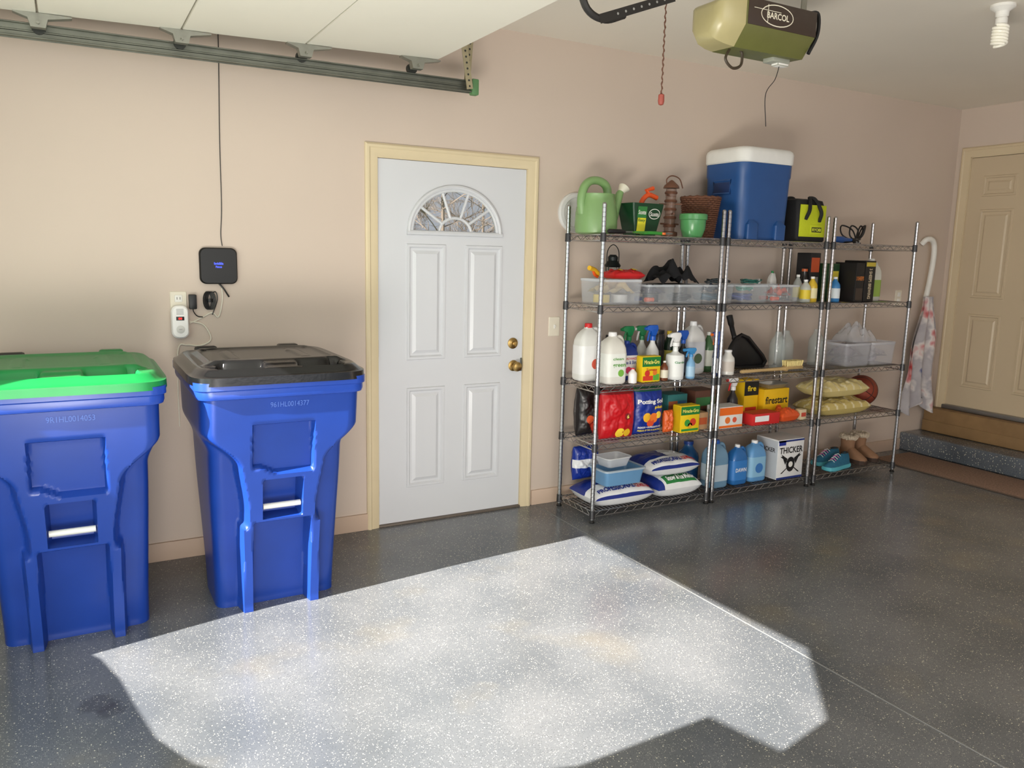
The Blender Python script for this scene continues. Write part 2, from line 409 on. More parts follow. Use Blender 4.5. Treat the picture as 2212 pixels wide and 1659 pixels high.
p.tube([(xa,.018,za+.002),(xb,.018,zb+.002)],.0035,trM,6); p.tube([(xa,.018,za+.053),(xb,.018,zb+.053)],.0035,trM,6)
p.tube([(xa,.034,za+.027),(xb,.034,zb+.027)],.004,trM,6)
p.obj('rail',tr)
hM=mat((170,160,130),.5,.5,var=.15,ns=25)
def perf_angle(p,a,b,w,m,nh):
    a=Vector(a);b=Vector(b);d=(b-a).normalized(); s=Vector((0,1,0)).cross(d).normalized()*w/2
    vs=[a-s,b-s,b+s,a+s]; o=Vector((0,.003,0))
    p.add([*vs,*[v+o for v in vs]],[(0,1,2,3),(7,6,5,4),(0,4,5,1),(1,5,6,2),(2,6,7,3),(3,7,4,0)],m)
    for k in range(nh):
        c=a+(b-a)*((k+.5)/nh)-Vector((0,.0006,0)); r=w*.16
        p.add([c+d*r*math.cos(t*pi/4)+s/(w/2)*r*math.sin(t*pi/4) for t in range(8)],[tuple(range(8))],dark)
p=P(); perf_angle(p,(1.865,-.005,2.38),(1.80,-.005,CZ),.035,hM,14); p.obj('hanger_strap',tr)
p=P(); perf_angle(p,(1.875,.06,2.38),(1.905,.06,CZ),.035,hM,14); p.obj('hanger_strap',tr)
p=P(); p.box(1.885,.01,2.358,1.925,.05,2.438,mat((88,130,84),.6),.006); p.obj('end_bumper',tr,label='green rubber end stop')
# ------------------------------------------------------------------ opener
OZ=2.420
op=thing('garage_door_opener','olive green ceiling mounted door opener with cream light lens','garage door opener',(2.12,-1.62,OZ))
oliv=mat((98,100,52),.4,var=.08); lensM=mat((172,162,118),.3,var=.1,ns=8); brown=mat((56,43,35),.4)
p=P()
def osec(x,s=1,dz=0):
    b=[(.0,.055),(.0,.155),(.015,.165),(.21,.165),(.225,.155),(.225,.04),(.19,-.015),(.06,-.02)]
    return [(x,.115+(y-.115)*s,.08+(z-.08)*s+dz) for y,z in b]
p.loft([osec(.305,.99),osec(.31,1),osec(.69,1),osec(.70,.98)],oliv); p.obj('housing',op)
p=P(); p.loft([osec(.185,.50),osec(.192,.68),osec(.215,.83),osec(.26,.94),osec(.304,.99)],lensM); p.obj('light_lens',op)
p=P(); p.box(.312,-.003,.058,.70,.002,.158,brown,.001)
cream=mat((232,226,205),.5)
n=28; ex,ez=.47,.108
rx,rz,rx2,rz2=.092,.042,.088,.038
A=[(ex+rx*math.cos(2*pi*k/n),-.004,ez+rz*math.sin(2*pi*k/n)) for k in range(n)]
B=[(ex+rx2*math.cos(2*pi*k/n),-.004,ez+rz2*math.sin(2*pi*k/n)) for k in range(n)]
p.loft([A,B],cream,False,False)
p.text('BARCOL',ex+.004,ez-.002,.125,.025,cream,front(-.0045))
p.box(ex-.13,-.0045,ez+.014,ex+.02,-.0035,ez+.016,cream); p.box(ex-.054,-.0045,ez-.034,ex-.052,-.0035,ez+.038,cream)
p.obj('name_plate',op)
p=P(); p.tube(bez([(.69,.03,.16),(.73,.02,.16),(.735,.02,.08),(.70,.03,.0)],6),.009,BLACK,6); p.obj('power_cord',op)
p=P(); p.tube(bez([(.32,.1,-.015),(.30,.1,-.06),(.34,.1,-.09),(.385,.1,-.075),(.39,.1,-.03),(.375,.1,-.012)],8),.006,mat((60,50,36),.5),6); p.obj('cord_loop',op)
p=P(); p.box(.56,.09,-.035,.66,.15,-.01,mat((150,152,140),.5),.003); p.box(.60,.1,-.045,.665,.14,-.03,WHITE,.003); p.obj('terminal_block',op)
p=P(); p.tube(bez([(.63,.12,-.04),(.61,.12,-.1),(.56,.12,-.17),(.575,.12,-.30)],8),.0018,BLACK,5); p.obj('antenna_wire',op)
for x in (.38,.64):
    p=P(); p.box(x,.03,.166,x+.03,.035,CZ-OZ,galv); p.box(x,.03,.164,x+.03,.2,.169,galv); p.obj('mounting_strap',op)
rail=thing('opener_rail','dark steel opener rail with trolley, bent door arm and release cord','opener rail',(.08,-1.49,2.630))
p=P(); p.box(-.90,-.015,-.02,2.17,.015,.0,dark,.002); p.box(-.90,-.022,-.024,2.17,.022,-.02,dark); p.obj('rail_bar',rail)
p=P(); p.box(1.90,-.03,-.06,2.06,.03,-.018,dark,.006); p.obj('trolley',rail)
p=P()
armM=mat((52,50,48),.45,.5)
pts=bez([(1.55,0,.0),(1.62,0,-.08),(1.67,0,-.175),(1.75,0,-.20),(1.84,0,-.17)],6)
p.tube(pts,.014,armM,8)
perf_angle(p,(1.72,-.014,-.205),(2.07,-.014,-.07),.034,armM,0)
for k in range(7):
    t=k/6; c=Vector((1.80+.22*t,-.0155,-.174+.085*t)); p.add([c+Vector((.005*math.cos(a*pi/4),0,.005*math.sin(a*pi/4))) for a in range(8)],[tuple(range(8))],mat((150,150,145),.5))
p.obj('door_arm',rail)
p=P()
n=60; rope=mat((96,62,46),.8)
p.tube([(2.04+.002*math.sin(k*1.3),.002*math.cos(k*1.3),-.09-.355*k/n) for k in range(n+1)],[.003+.001*math.sin(k*2.1) for k in range(n+1)],rope,6)
p.obj('release_cord',rail)
p=P(); p.lathe([(.004,.0),(.012,-.005),(.013,-.03),(.010,-.042),(.004,-.045)],mat((150,70,58),.5),(2.04,0,-.435),14); p.obj('cord_handle',rail)
bl=thing('ceiling_bulb','spiral compact fluorescent bulb in a white ceiling socket','light bulb',(3.99,-1.70,CZ))
p=P(); p.lathe([(.055,0),(.055,-.012),(.03,-.03),(.028,-.05),(.022,-.055)],WHITE,seg=24); p.obj('socket',bl)
p=P(); p.lathe([(.018,-.05),(.026,-.06),(.026,-.085),(.02,-.09)],WHITE,seg=20); p.obj('bulb_base',bl)
p=P(); n=110
for ph in (0,pi):
    p.tube([((.031)*math.cos(ph+t*2*pi*3.2/n),.031*math.sin(ph+t*2*pi*3.2/n),-.092-.090*t/n) for t in range(n+1)],.0066,mat((240,236,222),.25,emis=.1),8)
p.obj('spiral_tube',bl)
# ------------------------------------------------------------------ wall devices
r=thing('transmitter_box','black square wall transmitter with small blue display text','control box',(.638,0,1.457))
p=P(); p.loft([rr(.086,.086,0,.03,8),rr(.087,.087,.004,.03,8),rr(.087,.087,.022,.03,8),rr(.082,.082,.028,.028,8)],mat((8,8,9),.5))
o=p.obj('housing',r); o.rotation_euler=(pi/2,0,0)
p=P(); dm=mat((60,80,250),.4,emis=2); p.text('Invisible',0,.012,.042,.012,dm,front(-.0288)); p.text('Fence',0,-.004,.028,.010,dm,front(-.0288)); p.obj('display_text',r)
p=P(); p.tube(bez([(.0,-.014,-.086),(.02,-.02,-.11),(.045,-.012,-.15)],6),.004,BLACK,6); p.obj('plug_lead',r)
r=thing('wall_wire','thin dark wire running down the wall to the box','wire',(.66,-.004,1.55))
p=P(); p.tube(bez([(.018,0,CZ-1.55),(.014,0,.86),(.006,0,.5),(.004,0,.2),(-.004,0,.06),(0,-.004,.003)],8),.0022,BLACK,5); p.obj('strand',r)
ivory=mat((222,214,196),.4)
def plate(p,w,h,m):
    p.loft([rr(w/2,h/2,0,.006,3),rr(w/2,h/2,.003,.006,3),rr(w/2-.003,h/2-.003,.006,.004,3)],m)
def rotp(o): o.rotation_euler=(pi/2,0,0); return o
r=thing('wall_outlet','white duplex wall outlet with plugged adapters and loose white lead','outlet',(.452,0,1.275))
p=P(); plate(p,.075,.118,ivory); rotp(p.obj('cover_plate',r))
p=P(); p.box(-.017,-.0085,.008,.017,-.005,.042,WHITE,.003); p.box(-.008,-.009,.02,-.0055,-.0083,.032,BLACK); p.box(.0055,-.009,.02,.008,-.0083,.032,BLACK); p.obj('receptacle',r)
p=P(); wc=mat((222,216,200),.5)
p.tube(bez([(.045,-.006,-.095),(.10,-.005,-.070),(.15,-.005,-.045),(.18,-.005,-.065),(.20,-.005,.015),(.20,-.005,.075)],8),.0036,wc,6)
p.tube(bez([(.045,-.006,-.085),(.11,-.005,-.105),(.14,-.005,-.175),(.09,-.005,-.205),(.03,-.005,-.20),(-.01,-.005,-.215),(-.02,-.005,-.40),(-.02,-.005,-.6)],8),.0036,wc,6); p.obj('lead',r,label='loose twisted white lead')
r=thing('carbon_monoxide_alarm','white plug-in alarm with red digits on a dark display','alarm',(.452,-.008,1.19))
p=P(); p.loft([rr(.038,.078,0,.03,8),rr(.039,.079,.01,.03,8),rr(.038,.078,.03,.03,8),rr(.033,.072,.036,.027,8)],mat((240,239,236),.35)); rotp(p.obj('housing',r))
p=P(); p.box(-.018,-.0375,.008,.018,-.0355,.026,BLACK,.001); p.text('88',0,.017,.016,.010,mat((230,30,20),.4,emis=2),front(-.038)); p.obj('display',r)
p=P(); p.lathe([(.019,0),(.019,-.002),(.015,-.003)],mat((212,211,206),.4),(0,-.0355,-.035),24,axis='y')
p.text('TEST',0,-.035,.016,.004,mat((120,120,120),.5),front(-.039)); p.obj('test_button',r)
p=P()
for k in range(5): p.box(-.016,-.0368,.036+k*.006,.016,-.0355,.0385+k*.006,mat((150,150,150),.5))
p.obj('vent_slots',r)
r=thing('power_adapter','small black power adapter plugged into the outlet','adapter',(.513,-.006,1.285))
p=P(); p.box(-.017,-.035,-.035,.017,0,.035,BLACK,.004); p.obj('housing',r)
p=P(); p.tube(bez([(0,-.015,-.034),(.004,-.012,-.05),(.02,-.008,-.07),(.045,-.006,-.075)],7),.0025,BLACK,5); p.obj('cord',r)
r=thing('cable_bundle','black cable tied in a small hanging bundle','cable',(.592,-.012,1.29))
p=P()
for k in range(4):
    p.tube([(.006*k-.01+.018*math.sin(t*2*pi/20),-.003*k,.042*math.cos(t*2*pi/20)) for t in range(20)],.003,BLACK,5,closed=True)
p.lathe([(.014,-.008),(.014,.008)],BLACK,(0,-.004,0),12); p.tube(bez([(.01,0,.035),(.03,0,.04),(.035,0,.0),(.01,0,-.07)],6),.0025,BLACK,5); p.obj('loops',r)
r=thing('light_switch','ivory single wall light switch beside the door','light switch',(2.577,0,1.115))
p=P(); plate(p,.078,.118,ivory); rotp(p.obj('cover_plate',r))
p=P(); p.box(-.0055,-.009,-.012,.0055,-.005,.012,WHITE,.001); p.box(-.0045,-.018,0,.0045,-.007,.008,WHITE,.001); p.obj('toggle',r)
r=thing('wall_outlet','ivory wall outlet near the towel','outlet',(5.82,0,1.27))
p=P(); plate(p,.075,.118,ivory); rotp(p.obj('cover_plate',r))
p=P(); p.box(-.017,-.0085,.008,.017,-.005,.042,WHITE,.003);p.box(-.017,-.0085,-.042,.017,-.005,-.008,WHITE,.003); p.obj('receptacle',r)
r=thing('round_wall_cover','round white plastic cover on the wall','wall cover',(2.70,0,1.80))
p=P(); p.lathe([(.12,0),(.12,-.012),(.112,-.022),(.09,-.024),(.085,-.018)],mat((214,214,212),.4),(0,0,0),40,axis='y'); p.obj('cover',r)
r=thing('white_pipe','bent white plastic pipe mounted upright on the wall','pipe',(6.12,-.03,1.27))
p=P(); p.tube(bez([(-.08,.02,.43),(-.07,-.01,.465),(-.02,-.02,.465),(.02,-.02,.42),(.03,-.02,.32),(.02,-.015,.15),(.0,-.01,0)],8),.021,WHITE,14); p.obj('tube',r)
def towel_mat():
    m=bpy.data.materials.new('printed_towel'); m.use_nodes=True; nt=m.node_tree; b=nt.nodes['Principled BSDF']
    tc=nt.nodes.new('ShaderNodeTexCoord'); n=nt.nodes.new('ShaderNodeTexNoise'); n.inputs['Scale'].default_value=4.5; nt.links.new(tc.outputs['Object'],n.inputs['Vector'])
    n.inputs['Detail'].default_value=3
    cr=nt.nodes.new('ShaderNodeValToRGB'); nt.links.new(n.outputs['Fac'],cr.inputs[0]); e=cr.color_ramp
    e.elements[0].position=.30; e.elements[0].color=lin((70,80,130)); e.elements[1].position=.36; e.elements[1].color=lin((186,182,184))
    for ps,c in ((.5,(172,166,170)),(.56,(218,212,208)),(.61,(204,150,150)),(.66,(180,60,60))):
        q=e.elements.new(ps); q.color=lin(c)
    nt.links.new(cr.outputs[0],b.inputs['Base Color']); b.inputs['Roughness'].default_value=.95; return m
r=thing('hanging_towel','pale patterned towel with red and blue patches hanging on wall','towel',(6.09,-.055,.36))
p=P()
def tw(side):
    def fn(u,v):
        z=.46+.46*v; wdt=.06+.12*sm(1,-.1,v)+.015*math.sin(v*5)
        x=u*wdt+.02*math.sin(v*3)
        y=-.025+.026*math.sin(u*8+v*2)*(1-.4*v)+side*.006
        if v<-.85: z+=.05*math.sin(u*4+1)
        return (x,y,z)
    return fn
TM=towel_mat(); p.surf(tw(1),40,40,TM); p.surf(tw(-1),40,40,TM); p.obj('cloth',r)
# ------------------------------------------------------------------ wheeled bins
BLUE=mat((24,58,142),.32,var=.14,ns=5); BLUE2=mat((30,66,158),.32,var=.08)
def cart(x,lidc,label,num,lidname):
    root=thing('wheeled_bin',label,'trash bin',(x,-.54,0))
    p=P()
    nz=104; nf=84; rings=[]
    for iz in range(nz+1):
        z=.0+(.98)*iz/nz
        hw=.258+.018*sm(0,.7,z)+.04*sm(.70,.82,z)
        yc=-.235-.055*z/.4 if z<.4 else -.29-.10*(z-.4)/.6
        yb=.16+.20*z
        ring=[]
        for k in range(nf+1):
            s=-hw+2*hw*k/nf; a=abs(s)
            r=.05; dcorner=hw-a; off=0
            if dcorner<r: off=r-math.sqrt(max(0,r*r-(r-dcorner)**2))
            cw=.150+.03*sm(.45,.70,z)+.16*sm(.66,.86,z)
            central=1-sm(cw-.014,cw+.014,a) if z<.9 else 1
            rec=.085*(1-central)
            if z<.42:
                leg=sm(.110,.122,a)*(1-sm(.160,.174,a)); lt=sm(.385,.415,z)
                rec=.085*(1-leg*(1-lt)-lt*central)
                ft=sm(.0,.03,z)
                rec-=.004*(1-ft)
            zb=.625+.03*sm(-.02,-.10,s)
            q=sm(zb,zb+.014,z)*(1-sm(.838,.85,z))*(1-sm(.118,.127,a))
            rec+=.034*q
            q=sm(.425,.435,z)*(1-sm(.585,.60,z))*(1-sm(.074,.082,a))
            rec+=.09*q
            ring.append((s,yc+rec+off,z))
        for k in range(1,8): ring.append((hw,ring[nf][1]+(yb-.04-ring[nf][1])*k/8,z))
        for k in range(7):
            a=pi/2*k/6; ring.append((hw-.04+.04*math.cos(a),yb-.04+.04*math.sin(a),z))
        for k in range(7):
            a=pi/2+pi/2*k/6; ring.append((-hw+.04+.04*math.cos(a),yb-.04+.04*math.sin(a),z))
        y0=ring[0][1]
        for k in range(7,0,-1): ring.append((-hw,y0+(yb-.04-y0)*k/8,z))
        rings.append(ring)
    p.loft(rings,BLUE,True,True)
    p.obj('body',root,ang=50)
    p=P()
    def R(hw,yf,yb,z,r=.06): return rr(hw,(yb-yf)/2,z,r,6,0,(yf+yb)/2)
    p.loft([R(.318,-.382,.36,.958),R(.332,-.396,.372,.962),R(.336,-.400,.376,.975),R(.336,-.400,.376,.995),R(.343,-.406,.38,1.0),R(.343,-.406,.38,1.03),R(.33,-.39,.37,1.035)],BLUE2)
    p.obj('rim',root)
    p=P(); lt=mat((76,108,190),.45); yy=lambda b:-.29-.10*(b-.4)/.6-.0025
    p.text(num,0.02,.928,.155,.022,lt,lambda a,b:(a,yy(b),b),bold=.0); p.obj('serial_lettering',root)
    p=P(); p.tube([(-.078,-.275,.475),(.078,-.275,.475)],.0125,mat((214,214,210),.35),12); p.obj('grab_bar',root,label='pale grey steel grab bar')
    p=P()
    hw,yf,yb=.352,-.415,.345
    def lz(x,y):
        d=min(hw-abs(x),y-yf,yb-y)
        z=1.05+.030*sm(.0,.045,d)
        z+=.012*sm(.07,.10,d)
        q=sm(.045,.06,y-yf)*(1-sm(.115,.13,y-yf))*(1-sm(.25,.27,abs(x)))*sm(.06,.09,abs(x))
        z-=.045*q
        q=(1-sm(.28,.30,abs(x)))*(1-sm(.02,.03,abs(y-yf-.160)))
        z+=.008*q
        q=sm(.20,.22,y-yf)*(1-sm(.62,.66,y-yf))*(1-sm(.24,.26,abs(x)))
        z-=.008*q
        q=(1-sm(.015,.03,abs(abs(x)-.15)))*sm(.25,.27,y-yf)*(1-sm(.55,.6,y-yf))
        z+=.006*q
        return z
    def lf(u,v):
        x=u*hw; y=(yf+yb)/2+v*(yb-yf)/2
        e=(abs(u)**8+abs(v)**8)**(1/8); mx=max(abs(u),abs(v))
        k=1 if e<1e-6 else mx/e
        return (x*k,(yf+yb)/2+(y-(yf+yb)/2)*k,lz(x,y))
    G=p.surf(lf,96,96,lidc)
    n=96
    per=[G[0][a] for a in range(n+1)]+[G[b][n] for b in range(1,n+1)]+[G[n][a] for a in range(n-1,-1,-1)]+[G[b][0] for b in range(n-1,0,-1)]
    i=p.mi(lidc); low=[p.bm.verts.new((v.co.x*1.004,v.co.y*1.004,1.018)) for v in per]
    for k in range(len(per)):
        k2=(k+1)%len(per); p.bm.faces.new((per[k],low[k],low[k2],per[k2])).material_index=i
    p.obj('lid',root,label=lidname)
    for sx in (-.19,.19):
        p=P(); p.box(sx-.05,.345,1.0,sx+.05,.40,1.085,BLACK if sx<0 else lidc,.012); p.obj('lid_hinge',root)
    for sx in (-.2,.2):
        p=P(); p.lathe([(.05,-.025),(.115,-.025),(.125,-.012),(.125,.012),(.115,.025),(.05,.025)],BLACK,(sx,.33,.126),32,axis='x')
        p.lathe([(.02,-.03),(.05,-.02),(.05,.02),(.02,.03)],mat((60,60,64),.5),(sx,.33,.126),20,axis='x'); p.obj('wheel',root)
    p=P(); p.tube([(-.2,.33,.125),(.2,.33,.125)],.01,STEEL,10); p.obj('axle',root)
    p=P(); p.tube(bez([(-.22,.36,.99),(-.2,.42,1.0),(0,.43,1.0),(.2,.42,1.0),(.22,.36,.99)],6),.013,BLUE2,10); p.obj('push_handle',root)
    return root
cart(.735,mat((18,18,20),.2,var=.1,ns=12,bump=.04),'blue wheeled trash bin with black lid beside the door','961HL0014377','glossy black hinged lid')
cart(-.045,mat((16,126,62),.36,var=.06),'blue wheeled recycling bin with bright green lid','9R1HL0014053','bright green hinged lid')
# ------------------------------------------------------------------ wire shelving
LV=[.07,.47,.81,1.27,1.67]
def shelving(x,w,label):
    root=thing('wire_shelving_unit',label,'shelving unit',(x,0,0))
    yf,yb=-.45,-.09
    for (px_,py_) in ((0,yf),(w,yf),(0,yb),(w,yb)):
        p=P(); prof=[(.004,.018),(.0127,.02)]; z=.03
        while z<1.825:
            prof+=[(.0127,z),(.0108,z+.001),(.0108,z+.004),(.0127,z+.005)]; z+=.0254
        prof+=[(.0127,1.83),(.008,1.838),(.002,1.84)]
        p.lathe(prof,CHROME,(0,0,0),12); o=p.obj('post',root,ang=20); o.location=(px_,py_,0)
        p=P(); p.lathe([(.016,0),(.017,.006),(.010,.014),(.006,.03)],BLACK,seg=14); p.obj('foot',o)
    for lv in LV:
        p=P(); zt=-.0028
        x0,x1,y0,y1=.004,w-.004,yf+.006,yb-.006
        for zz in (zt-.003,zt-.034):
            p.tube([(x0,y0,zz),(x1,y0,zz),(x1,y1,zz),(x0,y1,zz)],.0036,CHROME,6,closed=True)
        n=int(w/.026)
        for k in range(1,n):
            xx=x0+(x1-x0)*k/n; p.tube([(xx,y0,zt),(xx,y1,zt)],.0021,CHROME,5)
        for yy in (y0+.09,y0+.175,y0+.26): p.tube([(x0,yy,zt-.006),(x1,yy,zt-.006)],.003,CHROME,5)
        m=24
        for yy in (y0,y1): p.tube([(x0+.02+(x1-x0-.04)*k/m,yy,zt-.006 if k%2 else zt-.031) for k in range(m+1)],.0021,CHROME,5)
        m=9
        for xx in (x0,x1): p.tube([(xx,y0+.02+(y1-y0-.04)*k/m,zt-.006 if k%2 else zt-.031) for k in range(m+1)],.0021,CHROME,5)
        o=p.obj('shelf',root); o.location=(0,0,lv)
        for (px_,py_) in ((0,yf),(w,yf),(0,yb),(w,yb)):
            p=P(); p.lathe([(.0135,-.045),(.0175,-.043),(.0160,.003),(.0135,.005)],mat((70,70,72),.35,.6),seg=14); c=p.obj('collar',o); c.location=(px_,py_,0)
    return root
shelving(2.60,.88,'chrome wire shelving unit holding garden supplies and salt bags')
shelving(3.525,.875,'chrome wire shelving unit holding cooler and fluid jugs')
shelving(4.465,.855,'chrome wire shelving unit holding shoes, bins and a basketball')
# ------------------------------------------------------------------ generic goods builders
def bandtext(p,texts,y,w,h,z0=0):
    for t in texts:
        s,x,z,tw_,th_,c=t[:6]; p.text(s,x*w,z0+z*h,tw_*w,th_*h,mat(c,.5,var=0),front(y),rot=t[6] if len(t)>6 else 0)
def jug(label,loc,w,d,h,c,cap,lab=None,texts=(),labz=(.12,.62),rot=0,name='plastic_jug',alpha=1,cat='jug',dots=None):
    r=thing(name,label,cat,loc,rot); m=mat(c,.3,alpha=alpha) if alpha==1 else mat(c,.12,0,alpha)
    p=P(); prof=[(0,.86),(.02,.96),(.05,1),(.60,1),(.70,.95),(.80,.78),(.87,.52),(.91,.30),(.94,.27)]
    p.loft([rr(w/2*s,d/2*s,h*z,min(w,d)/2*s*.55) for z,s in prof],m)
    p.obj('body',r)
    p=P(); p.tube(bez([(w*.12,0,h*.86),(w*.32,0,h*.90),(w*.46,0,h*.82),(w*.47,0,h*.66),(w*.40,0,h*.60)],6),w*.085,m,10); p.obj('handle',r)
    p=P(); cm=mat(cap,.4); rc_=min(w,d)*.19; p.lathe([(rc_,h*.925),(rc_*1.04,h*.93),(rc_,h*.985),(rc_*.9,h)],cm,seg=20); p.obj('cap',r)
    if lab:
        p=P(); lm=mat(lab,.45)
        p.loft([rr(w/2*1.012,d/2*1.012,h*z,min(w,d)/2*.56) for z in labz],lm,False,False)
        bandtext(p,texts,-d/2*1.012-.0012,w,h)
        if dots:
            for x,z,rad,cc in dots: p.lathe([(rad*w,0),(rad*w,-.001)],mat(cc,.5,var=0),(x*w,-d/2*1.012-.0003,z*h),16,axis='y')
        p.obj('paper_label',r)
    return r
def spray(label,loc,rad,h,c,head,trig,lab=None,texts=(),rot=0,wide=False,alpha=1,name='spray_bottle'):
    r=thing(name,label,'spray bottle',loc,rot); m=mat(c,.3) if alpha==1 else mat(c,.12,0,alpha)
    p=P()
    prof=[(.9,0),(1,.02),(1,.42),(.92,.52),(.6,.60),(.36,.66),(.32,.74)] if not wide else [(.94,0),(1,.02),(1,.50),(.95,.53),(.5,.56),(.3,.60),(.28,.70)]
    p.lathe([(rad*a,h*b) for a,b in prof],m,seg=24,sy=.85 if not wide else 1); p.obj('body',r)
    p=P(); hm=mat(head,.35)
    p.lathe([(rad*.42,h*.71),(rad*.42,h*.79),(rad*.3,h*.80)],hm,seg=16)
    z=h*.80; t=.011
    p.ext([(-.05,z+h*.10),(-.05,z+h*.17),(-.03,z+h*.20),(.028,z+h*.20),(.036,z+h*.13),(.018,z),(-.014,z),(-.018,z+h*.09)],hm,-t,t,.003); p.obj('spray_head',r)
    p=P(); p.tube(bez([(-.022,0,z+h*.10),(-.032,0,z+h*.02),(-.040,0,z-h*.10)],5),[.006]*10+[.004],mat(trig,.4),8); p.obj('trigger',r)
    p=P(); p.lathe([(.009,0),(.010,.012)],mat(trig,.4),(-.062,0,z+h*.135),10,axis='x'); p.obj('nozzle',r)
    if lab:
        p=P(); sy=.85 if not wide else 1
        p.lathe([(rad*1.012,h*.07),(rad*1.012,h*(.40 if not wide else .46))],mat(lab,.45),seg=24,sy=sy,cap=False)
        for s,x,zz,tw_,th_,cc in texts:
            p.text(s,0,zz*h,tw_*rad*2,th_*h,mat(cc,.5,var=0),lambda a,b:(rad*1.03*math.sin(a/rad),-rad*1.03*math.cos(a/rad)*sy,b))
        p.obj('paper_label',r)
    return r
def carton(label,loc,w,d,h,c,panels=(),texts=(),rot=0,side=None,name='carton',cat='box',top=None,dots=()):
    r=thing(name,label,cat,loc,rot); m=mat(c,.5)
    p=P(); p.box(-w/2,-d/2,0,w/2,d/2,h-.002,m,.0025)
    p.box(-w/2+.002,-d/2+.001,h-.003,w/2-.002,-.001,h,mat(top or c,.5),.0006,1); p.box(-w/2+.002,.001,h-.003,w/2-.002,d/2-.001,h,mat(top or c,.5),.0006,1)
    p.obj('box_body',r)
    if panels or texts or side:
        p=P(); y=-d/2
        for x0,z0,x1,z1,cc in panels: p.box(x0*w,y-.0008,z0*h,x1*w,y+.0005,z1*h,mat(cc,.5,var=0))
        for x,z,rad,cc in dots: p.lathe([(rad*w,0),(rad*w,-.0012)],mat(cc,.5,var=0),(x*w,y-.0008,z*h),16,axis='y')
        if side: p.box(-w/2-.0008,-d/2+.006,.006,-w/2+.0003,d/2-.006,h*.97,mat(side,.5))
        bandtext(p,texts,y-.0024,w,h)
        p.obj('printed_panel',r)
    return r
def pf(u,v,pw=3.2): return max(0,(1-abs(u)**pw))**.5*max(0,(1-abs(v)**pw))**.5
def bag(label,loc,w,d,th,mats,mfn=None,texts=(),flat=True,rot=0,seed=1,name='sack',cat='bag',dots=(),wr=.014):
    r=thing(name,label,cat,loc,rot); ms=[mat(c,.34,bump=.15,bs=25) for c in mats]
    def wn(u,v,s): return wr*(noise.noise(Vector((u*2.6+seed*7,v*2.6,s*5)))+.35*noise.noise(Vector((u*8+seed*7,v*8,s*5))))*pf(u,v)
    if flat:
        top=lambda u,v:(u*w/2*(1-.03*abs(v)),v*d/2*(1-.03*abs(u)),th*(.42+.58*pf(u,v))+wn(u,v,1))
        bot=lambda u,v:(u*w/2*(1-.03*abs(v)),v*d/2*(1-.03*abs(u)),th*(.42-.42*min(1,pf(u,v)*1.5)))
        fn=lambda a,b:tuple(Vector(top(2*a/w,2*b/d))+Vector((0,-.004,.006)))
    else:
        top=lambda u,v:(u*w/2*(1-.05*abs(v)),-th/2*pf(u,v)-wn(u,v,1),d/2*(1+v))
        bot=lambda u,v:(u*w/2*(1-.05*abs(v)),th/2*pf(u,v)+wn(u,v,2),d/2*(1+v))
        fn=lambda a,b:tuple(Vector(top(2*a/w,2*b/d-1))+Vector((0,-.006,0)))
    p=P(); mm=(lambda u,v:ms[mfn(u,v)]) if mfn else None
    p.surf(top,56,48,ms[0],mm); p.surf(bot,30,24,ms[0])
    p.obj('bag_body',r,ang=80)
    if texts or dots:
        p=P()
        for x,z,rad,c in dots:
            n=16; cc=[Vector(fn(x*w+rad*w*math.cos(2*pi*k/n),z*d+rad*w*math.sin(2*pi*k/n)))+Vector((0,.003,0)) for k in range(n)]
            q=Vector(fn(x*w,z*d))+(Vector((0,0,.001)) if flat else Vector((0,.001,0)))
            p.add([tuple(q)]+cc,[(0,k+1,(k+1)%n+1) for k in range(n)],mat(c,.5,var=0))
        for s,x,z,tw_,th_,c in texts: p.text(s,x*w,z*d,tw_*w,th_*d,mat(c,.5,var=0),fn,bold=.035)
        p.obj('printed_label',r)
    return r
def clearbin(label,loc,w,d,h,rot=0,tint=(228,234,240),alpha=.13,group=None):
    r=thing('plastic_bin',label,'storage bin',loc,rot,group); m=mat(tint,.12,0,alpha,var=.02)
    p=P(); t=.003
    a=[rr(w/2*.90,d/2*.90,0,.02),rr(w/2*.92,d/2*.92,.004,.02),rr(w/2*.985,d/2*.985,h*.93,.025),rr(w/2*.985-t,d/2*.985-t,h*.93,.025),rr(w/2*.92-t,d/2*.92-t,.008,.02)]
    p.loft(a,m,True,True); p.obj('tub',r)
    p=P(); m2=mat(tint,.2,0,min(1,alpha+.26),var=.02)
    p.loft([rr(w/2*.985,d/2*.985,h*.90,.025),rr(w/2,d/2,h*.92,.027),rr(w/2,d/2,h,.027),rr(w/2-.006,d/2-.006,h,.022),rr(w/2-.006,d/2-.006,h*.92,.022)],m2,False,False); p.obj('rim',r)
    return r
def screwdriver(loc,rot,c,label):
    r=thing('screwdriver',label,'tool',loc,rot); r.scale=(.75,1,1)
    p=P(); p.lathe([(.006,0),(.014,.004),(.015,.03),(.011,.07),(.014,.085),(.006,.095)],mat(c,.35),(0,0,.015),10,axis='x'); p.obj('handle',r)
    p=P(); p.lathe([(.003,.095),(.003,.18),(.004,.185),(.001,.19)],STEEL,(0,0,.015),8,axis='x'); p.obj('shaft',r); return r
def taperoll(loc,rot,c,label):
    r=thing('tape_roll',label,'tape',loc,rot)
    p=P(); p.lathe([(.03,0),(.048,.0),(.048,.045),(.03,.045),(.03,0)],mat(c,.4),seg=28,cap=False); p.obj('tape',r)
    p=P(); p.lathe([(.027,.001),(.030,.001),(.030,.044),(.027,.044),(.027,.001)],mat((180,150,110),.7),seg=28,cap=False); p.obj('core',r); return r
